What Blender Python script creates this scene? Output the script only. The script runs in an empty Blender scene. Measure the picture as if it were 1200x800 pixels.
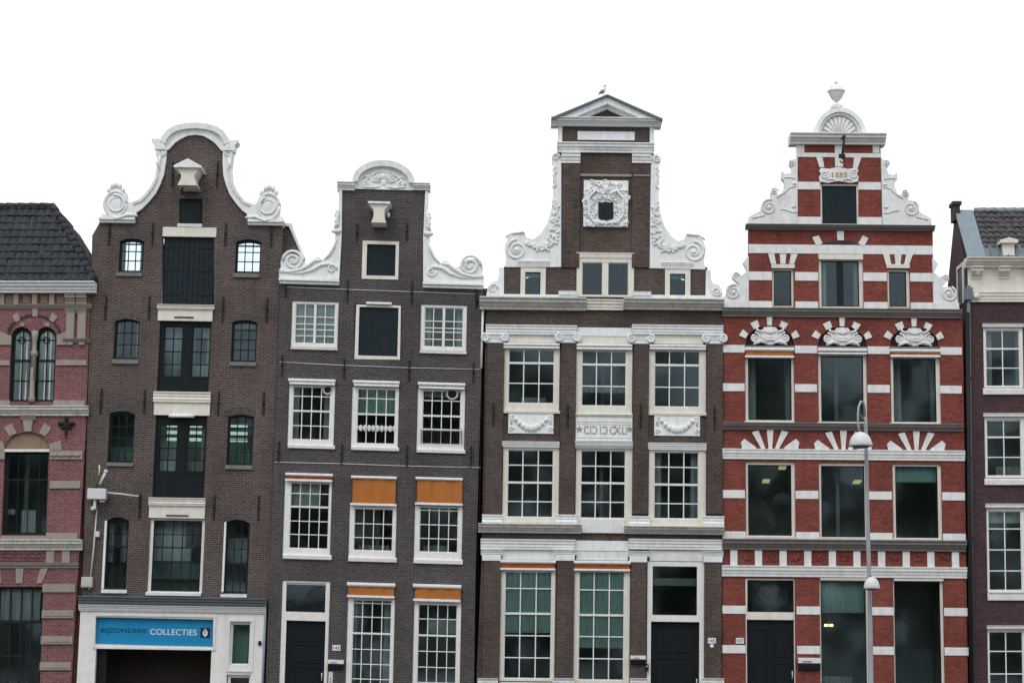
import bpy, bmesh, math, random
from mathutils import Vector, Matrix
from mathutils.geometry import tessellate_polygon
random.seed(7)
C = bpy.context.scene.collection
SC = bpy.context.scene

# ------------------------------------------------------------------ camera
# eye 1.6 m above the far quay, 70 m from the house fronts (which stand in the plane y = 0)
FPX, DIST, EYE = 2536.0, 70.0, 1.6
PITCH, ROLL = math.atan(390.0 / FPX), 0.006
_F = Vector((0, math.cos(PITCH), math.sin(PITCH)))
_U = Vector((0, -math.sin(PITCH), math.cos(PITCH)))
_R = Vector((1, 0, 0))
cr, sr = math.cos(ROLL), math.sin(ROLL)
CAMX, CAMY = _R * cr + _U * sr, _U * cr - _R * sr
cam_data = bpy.data.cameras.new('camera')
cam = bpy.data.objects.new('camera', cam_data)
C.objects.link(cam)
m = Matrix.Identity(4)
for i in range(3):
    m[i][0], m[i][1], m[i][2] = CAMX[i], CAMY[i], -_F[i]
m[0][3], m[1][3], m[2][3] = 0, -DIST, EYE
cam.matrix_world = m
cam_data.sensor_width = 36
cam_data.lens = 36 * FPX / 1200
cam_data.clip_end = 3000
SC.camera = cam

# ------------------------------------------------------------------ sky, sun, exposure
SUN_EL, SUN_AZ = math.radians(52), math.radians(200)
world = bpy.data.worlds.new('World')
SC.world = world
world.use_nodes = True
wn, wl = world.node_tree.nodes, world.node_tree.links
sky = wn.new('ShaderNodeTexSky')
sky.sky_type = 'NISHITA'
sky.sun_disc = False
sky.sun_elevation = SUN_EL
sky.sun_rotation = SUN_AZ
sky.dust_density = 4.0
sky.air_density = 1.0
hs = wn.new('ShaderNodeHueSaturation')          # cloud cover: nearly colourless
hs.inputs['Saturation'].default_value = 0.16
mixw = wn.new('ShaderNodeMix'); mixw.data_type = 'RGBA'
mixw.inputs[0].default_value = 0.78
mixw.inputs[7].default_value = (9.65, 9.9, 10.4, 1)   # even white overcast
wl.new(sky.outputs[0], hs.inputs['Color'])
wl.new(hs.outputs[0], mixw.inputs[6])
wl.new(mixw.outputs[2], wn['Background'].inputs['Color'])
wn['Background'].inputs['Strength'].default_value = 0.138

sl = bpy.data.lights.new('sun', 'SUN')
sl.energy = 0.8
sl.angle = math.radians(25)
sl.color = (1.0, 0.985, 0.96)
so = bpy.data.objects.new('sun', sl)
C.objects.link(so)
so.rotation_euler = (math.radians(38), 0, math.radians(-20))

SC.view_settings.view_transform = 'Standard'
SC.view_settings.look = 'None'
SC.view_settings.gamma = 1
SC.view_settings.use_curve_mapping = False
SC.view_settings.exposure = 0.0
SC.cycles.max_bounces = 8
SC.cycles.transparent_max_bounces = 12
SC.cycles.caustics_reflective = False
SC.cycles.caustics_refractive = False

# ------------------------------------------------------------------ point helpers
def P(u, v, y=0.0):
    """photo point (u, v) -> world (x, z) on the vertical plane at depth y"""
    du, dv = u - 600.0, v - 400.0
    a = (du * cr + dv * sr) / FPX
    b = (du * sr - dv * cr) / FPX
    d = _R * a + _U * b + _F
    t = (y + DIST) / d.y
    return d.x * t, EYE + d.z * t

class T:
    def __init__(s, ox, oy, k): s.ox, s.oy, s.k = ox, oy, k
    def __call__(s, x, y): return s.ox + x / s.k, s.oy + y / s.k
Q = T(0, 0, 1)
z1 = T(0, 130, 3.479); z2 = T(0, 340, 3.332); z3 = T(0, 560, 3.332)
z4 = T(310, 170, 4.211); z5 = T(310, 340, 3.478); z6 = T(310, 560, 3.333)
z7 = T(550, 90, 2.965); z8 = T(550, 340, 3.332); z9 = T(550, 560, 3.332)
z10 = T(840, 80, 2.758); z11 = T(840, 350, 3.333); z12 = T(840, 570, 3.333)
la = T(0, 330, 5); lb = T(0, 480, 4); lc = T(0, 640, 5)
g1 = T(100, 140, 6.154); g2 = T(320, 180, 5); g3 = T(560, 170, 4.21); g4 = T(865, 180, 4.21)
g4b = T(860, 360, 8.571); g4c = T(920, 90, 6.154); g5 = T(1090, 220, 4.44)

# ------------------------------------------------------------------ mesh builder
class MB:
    def __init__(s): s.v, s.f, s.sm = [], [], []
    def add(s, vs, fs, smooth=False):
        s._add(vs, fs, smooth); return s
    def _add(s, vs, fs, smooth):
        n = len(s.v); s.v += [tuple(p) for p in vs]
        for f in fs: s.f.append(tuple(i + n for i in f)); s.sm.append(smooth)
    def box(s, x0, x1, y0, y1, z0, z1):
        s.add([(x0,y0,z0),(x1,y0,z0),(x1,y1,z0),(x0,y1,z0),(x0,y0,z1),(x1,y0,z1),(x1,y1,z1),(x0,y1,z1)],
              [(0,1,2,3),(7,6,5,4),(0,4,5,1),(1,5,6,2),(2,6,7,3),(3,7,4,0)])
        return s
    def prism(s, poly, y0, y1, holes=()):
        rings = [list(poly)] + [list(h) for h in holes]
        pts = [p for r in rings for p in r]
        tri = tessellate_polygon([[Vector((p[0], p[1], 0)) for p in r] for r in rings])
        n = len(pts)
        fs = [tuple(t) for t in tri] + [tuple(i + n for i in reversed(t)) for t in tri]
        k = 0
        for r in rings:
            m_ = len(r)
            for i in range(m_):
                j = (i + 1) % m_
                fs.append((k+i, k+j, n+k+j, n+k+i))
            k += m_
        s.add([(p[0], y0, p[1]) for p in pts] + [(p[0], y1, p[1]) for p in pts], fs)
        return s
    def prof(s, x0, x1, yz):
        n = len(yz)
        tri = tessellate_polygon([[Vector((p[0], p[1], 0)) for p in yz]])
        fs = [tuple(t) for t in tri] + [tuple(i + n for i in reversed(t)) for t in tri]
        fs += [(i, (i+1) % n, n + (i+1) % n, n + i) for i in range(n)]
        s.add([(x0, p[0], p[1]) for p in yz] + [(x1, p[0], p[1]) for p in yz], fs)
        return s
    def tube(s, pts, r, k=8, cap=True):
        pts = [Vector(p) for p in pts]; n = len(pts)
        rs = r if isinstance(r, (list, tuple)) else [r] * n
        vs, fs = [], []; up = None
        for i, p in enumerate(pts):
            t = (pts[min(i+1, n-1)] - pts[max(i-1, 0)]).normalized()
            if up is None:
                up = t.orthogonal().normalized()
            up = (up - t * up.dot(t)).normalized()
            w = t.cross(up)
            for j in range(k):
                a = 2 * math.pi * j / k
                vs.append(p + (up * math.cos(a) + w * math.sin(a)) * rs[i])
        for i in range(n - 1):
            for j in range(k):
                fs.append((i*k+j, i*k+(j+1) % k, (i+1)*k+(j+1) % k, (i+1)*k+j))
        if cap:
            fs.append(tuple(range(k))[::-1]); fs.append(tuple((n-1)*k + j for j in range(k)))
        s.add(vs, fs, True)
        return s
    def ball(s, c, rx, ry=None, rz=None, k=10, h=7):
        ry = rx if ry is None else ry; rz = rx if rz is None else rz
        vs = [(c[0], c[1], c[2] - rz)]
        for i in range(1, h):
            a = -math.pi / 2 + math.pi * i / h
            for j in range(k):
                b = 2 * math.pi * j / k
                vs.append((c[0] + rx*math.cos(a)*math.cos(b), c[1] + ry*math.cos(a)*math.sin(b), c[2] + rz*math.sin(a)))
        vs.append((c[0], c[1], c[2] + rz))
        fs = [(0, 1 + (j+1) % k, 1 + j) for j in range(k)]
        for i in range(h - 2):
            for j in range(k):
                a, b = 1 + i*k + j, 1 + i*k + (j+1) % k
                fs.append((a, b, b + k, a + k))
        t = len(vs) - 1; o = 1 + (h-2)*k
        fs += [(o + j, o + (j+1) % k, t) for j in range(k)]
        s.add(vs, fs, True)
        return s
    def lathe(s, prof, cx, cy, k=20):
        vs = [(cx + r*math.cos(2*math.pi*j/k), cy + r*math.sin(2*math.pi*j/k), z) for r, z in prof for j in range(k)]
        n = len(prof)
        fs = [(i*k+j, i*k+(j+1) % k, (i+1)*k+(j+1) % k, (i+1)*k+j) for i in range(n-1) for j in range(k)]
        fs += [tuple(range(k))[::-1], tuple((n-1)*k + j for j in range(k))]
        s.add(vs, fs, True)
        return s
    def spiral(s, cx, cz, r0, turns, y, tr, sgn=1, a0=0.0, r1=None, n=28):
        r1 = r0 * .12 if r1 is None else r1
        pts, rs = [], []
        for i in range(n + 1):
            t = i / n
            r = r0 * (1 - t) + r1 * t
            a = a0 + sgn * t * turns * 2 * math.pi
            pts.append((cx + r*math.cos(a), y, cz + r*math.sin(a)))
            rs.append(tr * (1 - .45 * t))
        s.tube(pts, rs, 6)
        return s
    def build(s, name, mat, parent=None, shear=0.0, bevel=0.0, smooth=None):
        me = bpy.data.meshes.new(name)
        vs = [(x + shear * z, y, z) for x, y, z in s.v] if shear else s.v
        me.from_pydata(vs, [], s.f)
        sm = s.sm if smooth is None else [smooth] * len(s.f)
        me.polygons.foreach_set('use_smooth', sm)
        b = bmesh.new(); b.from_mesh(me)
        bmesh.ops.recalc_face_normals(b, faces=b.faces)
        b.to_mesh(me); b.free()
        me.materials.append(M[mat])
        o = bpy.data.objects.new(name, me)
        C.objects.link(o)
        if parent: o.parent = parent
        if bevel:
            bv = o.modifiers.new('bevel', 'BEVEL'); bv.width = bevel; bv.segments = 1; bv.limit_method = 'ANGLE'
        return o

def tag(o, label, cat, group=None, kind=None):
    if label: o['label'] = label
    if cat: o['category'] = cat
    if group: o['group'] = group
    if kind: o['kind'] = kind
    return o

def empty(name, loc, rot=(0, 0, 0)):
    o = bpy.data.objects.new(name, None)
    o.location = loc; o.rotation_euler = rot
    o.empty_display_size = .3
    C.objects.link(o)
    return o

def arcp(x0, x1, z0, z1, rise, n=12):
    """outline of an opening with an arched head"""
    if rise <= 0: return [(x0, z0), (x1, z0), (x1, z1), (x0, z1)]
    xc, hw = (x0 + x1) / 2, (x1 - x0) / 2
    pts = [(x0, z0), (x1, z0)]
    if rise < hw * .7:                       # segmental arch
        R_ = (hw * hw + rise * rise) / (2 * rise); a0 = math.asin(min(1, hw / R_))
        for i in range(n + 1):
            a = a0 - 2 * a0 * i / n
            pts.append((xc + R_ * math.sin(a), z1 - R_ + R_ * math.cos(a)))
        return pts
    for i in range(n + 1):
        a = math.pi * i / n
        pts.append((xc + hw * math.cos(a), z1 - rise + rise * math.sin(a)))
    return pts

# ------------------------------------------------------------------ materials
M = {}
def new_mat(name, rough=.7, spec=.5, metal=0.0):
    mt = bpy.data.materials.new(name); mt.use_nodes = True
    b = mt.node_tree.nodes['Principled BSDF']
    b.inputs['Roughness'].default_value = rough
    b.inputs['Specular IOR Level'].default_value = spec
    b.inputs['Metallic'].default_value = metal
    M[name] = mt
    return mt, mt.node_tree.nodes, mt.node_tree.links, b

def ramp(n, stops):
    r = n.new('ShaderNodeValToRGB')
    while len(r.color_ramp.elements) < len(stops): r.color_ramp.elements.new(.5)
    for e, (p, c) in zip(r.color_ramp.elements, stops):
        e.position = p; e.color = (c[0], c[1], c[2], 1) if not isinstance(c, (int, float)) else (c, c, c, 1)
    return r

def mixc(n, l, a, b, fac, mode='MIX'):
    x = n.new('ShaderNodeMix'); x.data_type = 'RGBA'; x.blend_type = mode
    for s_, val in ((6, a), (7, b)):
        if isinstance(val, tuple): x.inputs[s_].default_value = (*val, 1)
        else: l.new(val, x.inputs[s_])
    if isinstance(fac, (int, float)): x.inputs[0].default_value = fac
    else: l.new(fac, x.inputs[0])
    return x.outputs[2]

def noise(n, l, vec, scale, detail=4, rough=.6, stretch=None):
    t = n.new('ShaderNodeTexNoise')
    t.inputs['Scale'].default_value = scale
    t.inputs['Detail'].default_value = detail
    t.inputs['Roughness'].default_value = rough
    if stretch:
        mp = n.new('ShaderNodeMapping'); mp.inputs['Scale'].default_value = stretch
        l.new(vec, mp.inputs['Vector']); l.new(mp.outputs[0], t.inputs['Vector'])
    else:
        l.new(vec, t.inputs['Vector'])
    return t.outputs['Fac']

def brick_mat(name, c1, c2, mortar, stain=(.02,.02,.02), wear=.35, mort=.012, streak=.25, pale=None):
    mt, n, l, b = new_mat(name, .9, .25)
    tc = n.new('ShaderNodeTexCoord'); sp = n.new('ShaderNodeSeparateXYZ'); l.new(tc.outputs['Object'], sp.inputs[0])
    ad = n.new('ShaderNodeMath'); ad.operation = 'ADD'; l.new(sp.outputs[0], ad.inputs[0]); l.new(sp.outputs[1], ad.inputs[1])
    cb = n.new('ShaderNodeCombineXYZ'); l.new(ad.outputs[0], cb.inputs[0]); l.new(sp.outputs[2], cb.inputs[1])
    br = n.new('ShaderNodeTexBrick')
    br.inputs['Scale'].default_value = 1; br.inputs['Brick Width'].default_value = .215
    br.inputs['Row Height'].default_value = .066; br.inputs['Mortar Size'].default_value = mort
    br.inputs['Mortar Smooth'].default_value = .3; br.inputs['Bias'].default_value = -.1
    br.inputs['Color1'].default_value = (*c1, 1); br.inputs['Color2'].default_value = (*c2, 1)
    br.inputs['Mortar'].default_value = (*mortar, 1)
    l.new(cb.outputs[0], br.inputs['Vector'])
    # brick to brick variation, patches, rain streaks
    fine = noise(n, l, tc.outputs['Object'], 9, 3, .7, (1, 1, 2.6))
    rf = ramp(n, [(.25, .35), (.75, 1.6)]); l.new(fine, rf.inputs[0])
    col = mixc(n, l, br.outputs['Color'], rf.outputs[0], .75, 'MULTIPLY')
    big = noise(n, l, tc.outputs['Object'], .55, 5, .65)
    rb = ramp(n, [(.30, .48), (.50, .95), (.70, 1.45)]); l.new(big, rb.inputs[0])
    col = mixc(n, l, col, rb.outputs[0], wear * 1.6 if wear < .6 else 1.0, 'MULTIPLY')
    st = noise(n, l, tc.outputs['Object'], 1.0, 4, .7, (2.6, 2.6, .22))
    rs = ramp(n, [(.48, 0.0), (.8, 1.0)]); l.new(st, rs.inputs[0])
    sf = n.new('ShaderNodeMath'); sf.operation = 'MULTIPLY'; sf.inputs[1].default_value = streak; l.new(rs.outputs[0], sf.inputs[0])
    col = mixc(n, l, col, stain, sf.outputs[0])
    if pale:
        pl = noise(n, l, tc.outputs['Object'], .9, 6, .75)
        rp = ramp(n, [(.56, 0.0), (.78, 1.0)]); l.new(pl, rp.inputs[0])
        pf = n.new('ShaderNodeMath'); pf.operation = 'MULTIPLY'; pf.inputs[1].default_value = .3; l.new(rp.outputs[0], pf.inputs[0])
        col = mixc(n, l, col, pale, pf.outputs[0])
    l.new(col, b.inputs['Base Color'])
    bp = n.new('ShaderNodeBump'); bp.inputs['Strength'].default_value = .35; bp.inputs['Distance'].default_value = .01
    l.new(br.outputs['Fac'], bp.inputs['Height']); bp.invert = True
    l.new(bp.outputs[0], b.inputs['Normal'])

def paint_mat(name, c, dirt=(.25,.24,.21), amt=.3, rough=.6, spec=.35, grain=6.0, streak=(5, 5, .5), blotch=.12):
    mt, n, l, b = new_mat(name, rough, spec)
    tc = n.new('ShaderNodeTexCoord'); v = tc.outputs['Object']
    a = noise(n, l, v, grain, 5, .7); ra = ramp(n, [(.3, 1 - blotch), (.7, 1 + blotch * .4)]); l.new(a, ra.inputs[0])
    col = mixc(n, l, c, ra.outputs[0], 1.0, 'MULTIPLY')
    s_ = noise(n, l, v, 1.0, 5, .75, streak); rs = ramp(n, [(.45, 0.0), (.78, 1.0)]); l.new(s_, rs.inputs[0])
    f = n.new('ShaderNodeMath'); f.operation = 'MULTIPLY'; f.inputs[1].default_value = amt; l.new(rs.outputs[0], f.inputs[0])
    col = mixc(n, l, col, dirt, f.outputs[0])
    l.new(col, b.inputs['Base Color'])
    bp = n.new('ShaderNodeBump'); bp.inputs['Strength'].default_value = .25; bp.inputs['Distance'].default_value = .01
    l.new(a, bp.inputs['Height']); l.new(bp.outputs[0], b.inputs['Normal'])
    return mt

brick_mat('brick_brown', (.086,.062,.054), (.044,.034,.033), (.155,.135,.122), pale=(.14,.12,.115))
brick_mat('brick_dark', (.072,.059,.060), (.038,.033,.037), (.12,.110,.110), wear=.3, pale=(.12,.11,.11))
brick_mat('brick_umber', (.083,.060,.050), (.046,.035,.032), (.105,.090,.080), wear=.4, pale=(.15,.13,.115))
brick_mat('brick_red', (.25,.058,.041), (.165,.036,.029), (.13,.065,.055), wear=.3, mort=.008, streak=.3, stain=(.06,.02,.018))
brick_mat('brick_plum', (.075,.042,.044), (.045,.026,.032), (.07,.05,.05), wear=.25, mort=.007)
brick_mat('brick_pink', (.225,.078,.080), (.140,.048,.054), (.22,.15,.15), wear=.3, stain=(.09,.04,.04))
paint_mat('white_paint', (.79,.81,.805), (.34,.34,.30), amt=.38, streak=(7, 7, .9))
paint_mat('white_stone', (.74,.75,.735), (.28,.28,.25), .38, streak=(5, 5, 1.6))
paint_mat('cream_paint', (.72,.695,.615), (.35,.32,.25), .3)
paint_mat('window_white', (.76,.755,.715), (.4,.38,.33), .25)
paint_mat('tan_stone', (.31,.275,.235), (.16,.14,.12), .55, .85)
paint_mat('brown_stone', (.24,.18,.125), (.10,.075,.055), .5, .85)
paint_mat('grey_stone', (.21,.20,.19), (.08,.08,.075), .55, .85)
paint_mat('moss_stone', (.62,.61,.57), (.12,.12,.10), .65, .85, streak=(7, 7, 1.6))
paint_mat('blue_paint', (.010,.019,.024), (.02,.034,.04), .3, .5, .16, blotch=.25)
paint_mat('navy_paint', (.008,.012,.0145), (.018,.021,.022), .3, .45, .14, blotch=.2)
paint_mat('black_frame', (.010,.014,.017), (.02,.02,.02), .3, .5, .18)
paint_mat('iron', (.016,.015,.016), (.03,.022,.018), .3, .6, .2)
paint_mat('orange_cloth', (.43,.155,.042), (.30,.11,.04), .6, .9, .1, grain=3)
paint_mat('rust_cloth', (.36,.09,.025), (.2,.06,.03), .4, .9, .1, grain=3)
paint_mat('curtain', (.56,.58,.56), (.40,.42,.41), .5, .9, .1, grain=2, streak=(9, 9, .2))
paint_mat('net_curtain', (.62,.64,.63), (.42,.45,.45), .6, .9, .1, grain=2, streak=(10, 10, .2))
paint_mat('green_blind', (.42,.60,.54), (.34,.50,.45), .5, .9, .1, grain=2)
paint_mat('white_blind', (.84,.85,.85), (.7,.7,.7), .2, .9, .1, grain=2)
paint_mat('black_cloth', (.012,.013,.016), (.02,.02,.02), .2, .9, .1)
paint_mat('plaster', (.30,.32,.315), (.35,.35,.33), .3, .9, .1, grain=1)
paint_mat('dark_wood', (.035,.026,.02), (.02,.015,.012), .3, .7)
paint_mat('lead', (.15,.18,.20), (.09,.10,.11), .5, .6, .2)
paint_mat('zinc', (.22,.27,.30), (.14,.16,.18), .5, .6, .2)
paint_mat('lamp_grey', (.30,.33,.35), (.2,.2,.2), .2, .45)
paint_mat('box_white', (.62,.64,.64), (.4,.4,.38), .3, .5)
paint_mat('box_cream', (.50,.49,.43), (.3,.28,.24), .4, .6)
paint_mat('gold', (.46,.33,.12), (.3,.2,.08), .3, .5)
paint_mat('faded_gold', (.30,.26,.17), (.25,.22,.18), .4, .7)
paint_mat('sign_blue', (.018,.225,.43), (.004,.18,.42), .25, .5, .1, blotch=.04)
paint_mat('sign_navy', (.004,.025,.08), (.005,.03,.1), .2, .5, .1)
paint_mat('letter_white', (.72,.78,.82), (.6,.65,.7), .2, .5)
paint_mat('letter_black', (.012,.012,.015), (.02,.02,.02), .2, .5)
paint_mat('gull_grey', (.30,.31,.32), (.2,.2,.2), .2, .8)
paint_mat('gull_white', (.66,.66,.65), (.5,.5,.5), .2, .8)
paint_mat('twig', (.10,.13,.045), (.06,.06,.03), .5, .9)
paint_mat('leaf', (.05,.08,.035), (.03,.05,.02), .5, .8, grain=.6)
paint_mat('paving', (.16,.155,.15), (.09,.09,.085), .4, .9, grain=2)
paint_mat('asphalt', (.055,.055,.055), (.04,.04,.04), .4, .95)

def tile_mat(name, c, d):
    mt, n, l, b = new_mat(name, .7, .2)
    tc = n.new('ShaderNodeTexCoord'); v = tc.outputs['Object']
    a = noise(n, l, v, 3.2, 4, .7); ra = ramp(n, [(.3, c), (.7, d)]); l.new(a, ra.inputs[0])
    g = noise(n, l, v, 14, 4, .7); rg = ramp(n, [(.3, .45), (.7, 1.6)]); l.new(g, rg.inputs[0])
    col = mixc(n, l, ra.outputs[0], rg.outputs[0], .8, 'MULTIPLY')
    mo = noise(n, l, v, 1.7, 6, .8); rm = ramp(n, [(.52, 0.0), (.72, .75)]); l.new(mo, rm.inputs[0])
    col = mixc(n, l, col, (.075,.075,.06), rm.outputs[0])
    l.new(col, b.inputs['Base Color'])
tile_mat('dark_tile', (.020,.023,.028), (.042,.046,.053))
tile_mat('grey_tile', (.045,.043,.045), (.085,.08,.08))

# clear old window glass: thin sheet, slightly wavy, slightly green
mt = bpy.data.materials.new('glass'); mt.use_nodes = True; M['glass'] = mt
n, l = mt.node_tree.nodes, mt.node_tree.links
n.remove(n['Principled BSDF'])
tr = n.new('ShaderNodeBsdfTransparent'); tr.inputs['Color'].default_value = (.88,.94,.94, 1)
gl = n.new('ShaderNodeBsdfGlossy'); gl.inputs['Roughness'].default_value = .05
gl.inputs['Color'].default_value = (.62, .78, .84, 1)
fr = n.new('ShaderNodeFresnel'); fr.inputs['IOR'].default_value = 1.50
tc = n.new('ShaderNodeTexCoord')
nz = noise(n, l, tc.outputs['Object'], 1.6, 2, .5)
bp = n.new('ShaderNodeBump'); bp.inputs['Strength'].default_value = .06; bp.inputs['Distance'].default_value = .03
l.new(nz, bp.inputs['Height']); l.new(bp.outputs[0], gl.inputs['Normal'])
mx = n.new('ShaderNodeMixShader')
l.new(fr.outputs[0], mx.inputs[0]); l.new(tr.outputs[0], mx.inputs[1]); l.new(gl.outputs[0], mx.inputs[2])
l.new(mx.outputs[0], n['Material Output'].inputs['Surface'])

def lamp_mat(name, c, s_):
    mt, n, l, b = new_mat(name)
    b.inputs['Base Color'].default_value = (*c, 1)
    b.inputs['Emission Color'].default_value = (*c, 1)
    b.inputs['Emission Strength'].default_value = s_
lamp_mat('tube_light', (.72, .95, .78), .6)
lamp_mat('panel_light', (1.0, .86, .36), .42)
lamp_mat('warm_light', (1.0, .62, .20), 5.0)

# ------------------------------------------------------------------ house builder
class House:
    def __init__(s, name, label, base, level, lean, yf=0.0, brick='brick_brown'):
        s.yf, s.a, s.k = yf, level, lean - level
        s.X0 = P(base, 640, yf)[0]
        s.root = empty(name, (s.X0, yf, 0), (0, level, 0))
        tag(s.root, label, 'house')
        s.brick, s.holes = brick, []
        s.c, s.s = math.cos(level), math.sin(level)
    def L(s, u, v, y=0.0):
        X, Z = P(u, v, s.yf + y); X -= s.X0
        x, z = X * s.c - Z * s.s, X * s.s + Z * s.c
        return x - s.k * z, z
    def rect(s, t, r, y=0.0):
        (u0, v0), (u1, v1) = t(r[0], r[1]), t(r[2], r[3])
        um, vm = (u0 + u1) / 2, (v0 + v1) / 2
        return s.L(u0, vm, y)[0], s.L(u1, vm, y)[0], s.L(um, v1, y)[1], s.L(um, v0, y)[1]
    def poly(s, t, pts, y=0.0): return [s.L(*t(*p), y) for p in pts]
    def mirror(s, pts): return [(2 * s.xc - x, z) for x, z in pts]
    def center(s, u, v): s.xc = s.L(u, v)[0]
    def part(s, mb, name, mat, parent=None, bevel=0.0):
        return mb.build(name, mat, parent or s.root, s.k, bevel)
    def block(s, name, t, r, y0, mat, y1=.05, parent=None, bevel=0.008):
        x0, x1, za, zb = s.rect(t, r, y0)
        return s.part(MB().box(x0, x1, y0, y1, za, zb), name, mat, parent, bevel)
    def slab(s, name, t, pts, y0, mat, y1=.05, mirror=False, parent=None, holes=()):
        p = s.poly(t, pts, y0)
        if mirror: p = s.mirror(p)
        return s.part(MB().prism(p, y0, y1, holes), name, mat, parent, .006)
    def cornice(s, name, t, r, proj, mat, y1=.03, base=.3):
        x0, x1, za, zb = s.rect(t, r, -proj * .7); h = zb - za
        pr = [(0,0),(base,0),(base,.2),(base+.12,.26),(.55+base*.2,.5),(.82,.58),(.82,.8),(.94,.84),(1,.9),(1,1)]
        yz = [(y1, za)] + [(-a * proj, za + b * h) for a, b in pr] + [(y1, zb)]
        return s.part(MB().prof(x0, x1, yz), name, mat)
    def anchors(s, t, rs):
        for (x, y0, y1) in rs:
            (u, va), (_, vb) = t(x, y0), t(x, y1)
            xa, zt = s.L(u, va); xb, zb = s.L(u, vb); xm = (xa + xb) / 2
            mb = MB().box(xm - .022, xm + .022, -.055, -.005, zb, zt)
            mb.ball((xm, -.05, (zt + zb) / 2), .045, .03, .06, 8, 5)
            s.part(mb, 'wall_anchor', 'iron')
    def cut(s, poly): s.holes.append(poly)
    def wall(s, t, pts, y1=.32, name='wall', mat=None):
        p = s.poly(t, pts)
        return s.part(MB().prism(p, 0, y1, s.holes), name, mat or s.brick)
    def window(s, t, o, g, nc, rows=(), rails=(), fm='window_white', bm=None, rec=.04, arch=0, sill=None, head=None,
               curtain=None, cols=None, bar=.028, rail=.06, name='window', depth=.13, frame_y=None, hole=True, mulls=(), sillm=None, lights=()):
        x0, x1, za, zb = s.rect(t, o, rec)
        gx0, gx1, ga, gb = s.rect(t, g, rec)
        rise = arch / t.k / 36.0
        outer = arcp(x0, x1, za, zb, rise)
        inner = arcp(gx0, gx1, ga, gb, rise * .9)
        if hole: s.cut(arcp(x0 + .004, x1 - .004, za + .004, zb - .004, rise))
        w = s.part(MB().prism(outer, rec, rec + depth, [inner] + list(lights)), name, fm)
        yb = rec + .035
        mb = MB()
        mb.prism(arcp(gx0 - .005, gx1 + .005, ga - .005, gb + .005, rise * .9), yb - .005, yb + .045,
                 [arcp(gx0 + .03, gx1 - .03, ga + .03, gb - .03, rise * .85)])
        xs = [gx0 + (gx1 - gx0) * i / nc for i in range(1, nc)] if cols is None else [s.rect(t, (c_, g[1], c_ + .01, g[3]), rec)[0] for c_ in cols]
        e = .003
        for i, x in enumerate(xs):
            dz = 0
            if rise:
                q = (x - (gx0 + gx1) / 2) / ((gx1 - gx0) / 2); dz = rise * .9 * (1 - math.sqrt(max(0, 1 - q*q)))
            mb.box(x - bar/2, x + bar/2, yb - e, yb + .04 - e, ga + .02, gb - .02 - dz)
        for r_ in rows:
            z = s.rect(t, (g[0], r_, g[2], r_ + .01), rec)[3]
            mb.box(gx0 + .02, gx1 - .02, yb, yb + .038, z - bar/2, z + bar/2)
        for r_ in rails:
            z = s.rect(t, (g[0], r_, g[2], r_ + .01), rec)[3]
            mb.box(gx0 + .01, gx1 - .01, yb - .02, yb + .05, z - rail/2, z + rail/2)
        for c_ in mulls:
            x = s.rect(t, (c_, g[1], c_ + .01, g[3]), rec)[0]
            mb.box(x - rail*.7, x + rail*.7, yb - .024, yb + .052, ga + .01, gb - .01)
        s.part(mb, 'sash', bm or fm, w)
        if len(rails) == 1 and nc > 1:      # each sash of a hung window sits a little out of true
            zr = s.rect(t, (g[0], rails[0], g[2], rails[0] + .01), rec)[3]
            spans = [(ga + .01, zr), (zr, gb - .01)]
        else: spans = [(ga + .01, gb - .01)]
        for (p0, p1) in spans:
            top = p1 == gb - .01
            pb = MB(); poly = arcp(gx0 + .01, gx1 - .01, p0, p1, rise * .88 if top else 0)
            ti, tj = random.uniform(-.012, .012), random.uniform(-.012, .012)
            pb.prism(poly, yb + .016, yb + .024)
            zc, xc = (p0 + p1) / 2, (gx0 + gx1) / 2
            pb.v = [(x, y + (x - xc) * ti + (z - zc) * tj, z) for x, y, z in pb.v]
            s.part(pb, 'pane', 'glass', w)
        if sill:
            sx0, sx1, sa, sb = s.rect(t, sill, -.05)
            s.part(MB().prof(sx0, sx1, [(.06, sa), (-.07, sa), (-.08, sa + (sb - sa) * .7), (rec + .01, sb)]), 'sill', sillm or fm, w)
        if not curtain and nc > 1:
            rr = random.random(); gw = g[2] - g[0]; gh = g[3] - g[1]
            if rr < .30: curtain = [((g[0], g[1], g[0] + gw * random.uniform(.12, .22), g[3]), 'net_curtain', rec + .4), ((g[2] - gw * random.uniform(.10, .2), g[1], g[2], g[3]), 'net_curtain', rec + .42)]
            elif rr < .55: curtain = [((g[0], g[1], g[2], g[1] + gh * random.uniform(.12, .3)), 'curtain', rec + .3)]
            elif rr < .75: curtain = [((g[0] + gw * random.uniform(0, .3), g[3] - gh * random.uniform(.1, .22), g[2] - gw * random.uniform(0, .3), g[3]), 'curtain', rec + .9)]
        if head:
            s.block('window_head', t, head, -.06, fm, parent=w)
        if curtain:
            for c_ in curtain:
                cr_, mat = c_[0], c_[1]; yy = c_[2] if len(c_) > 2 else rec + .25
                cx0, cx1, ca, cz = s.rect(t, cr_, yy)
                nn = max(6, int((cx1 - cx0) / .03)); vs = []
                for i in range(nn + 1):
                    x = cx0 + (cx1 - cx0) * i / nn; y = yy + .025 * math.sin(i * 1.1) + .012 * math.sin(i * .37)
                    vs.append((x, y))
                cb = MB(); k = len(vs)
                cb.add([(x, y, ca) for x, y in vs] + [(x, y, cz) for x, y in vs] + [(x, y + .006, ca) for x, y in vs] + [(x, y + .006, cz) for x, y in vs],
                       [(i, i+1, k+i+1, k+i) for i in range(k-1)] + [(2*k+i, 3*k+i, 3*k+i+1, 2*k+i+1) for i in range(k-1)], True)
                s.part(cb, 'curtain', mat, w)
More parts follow.
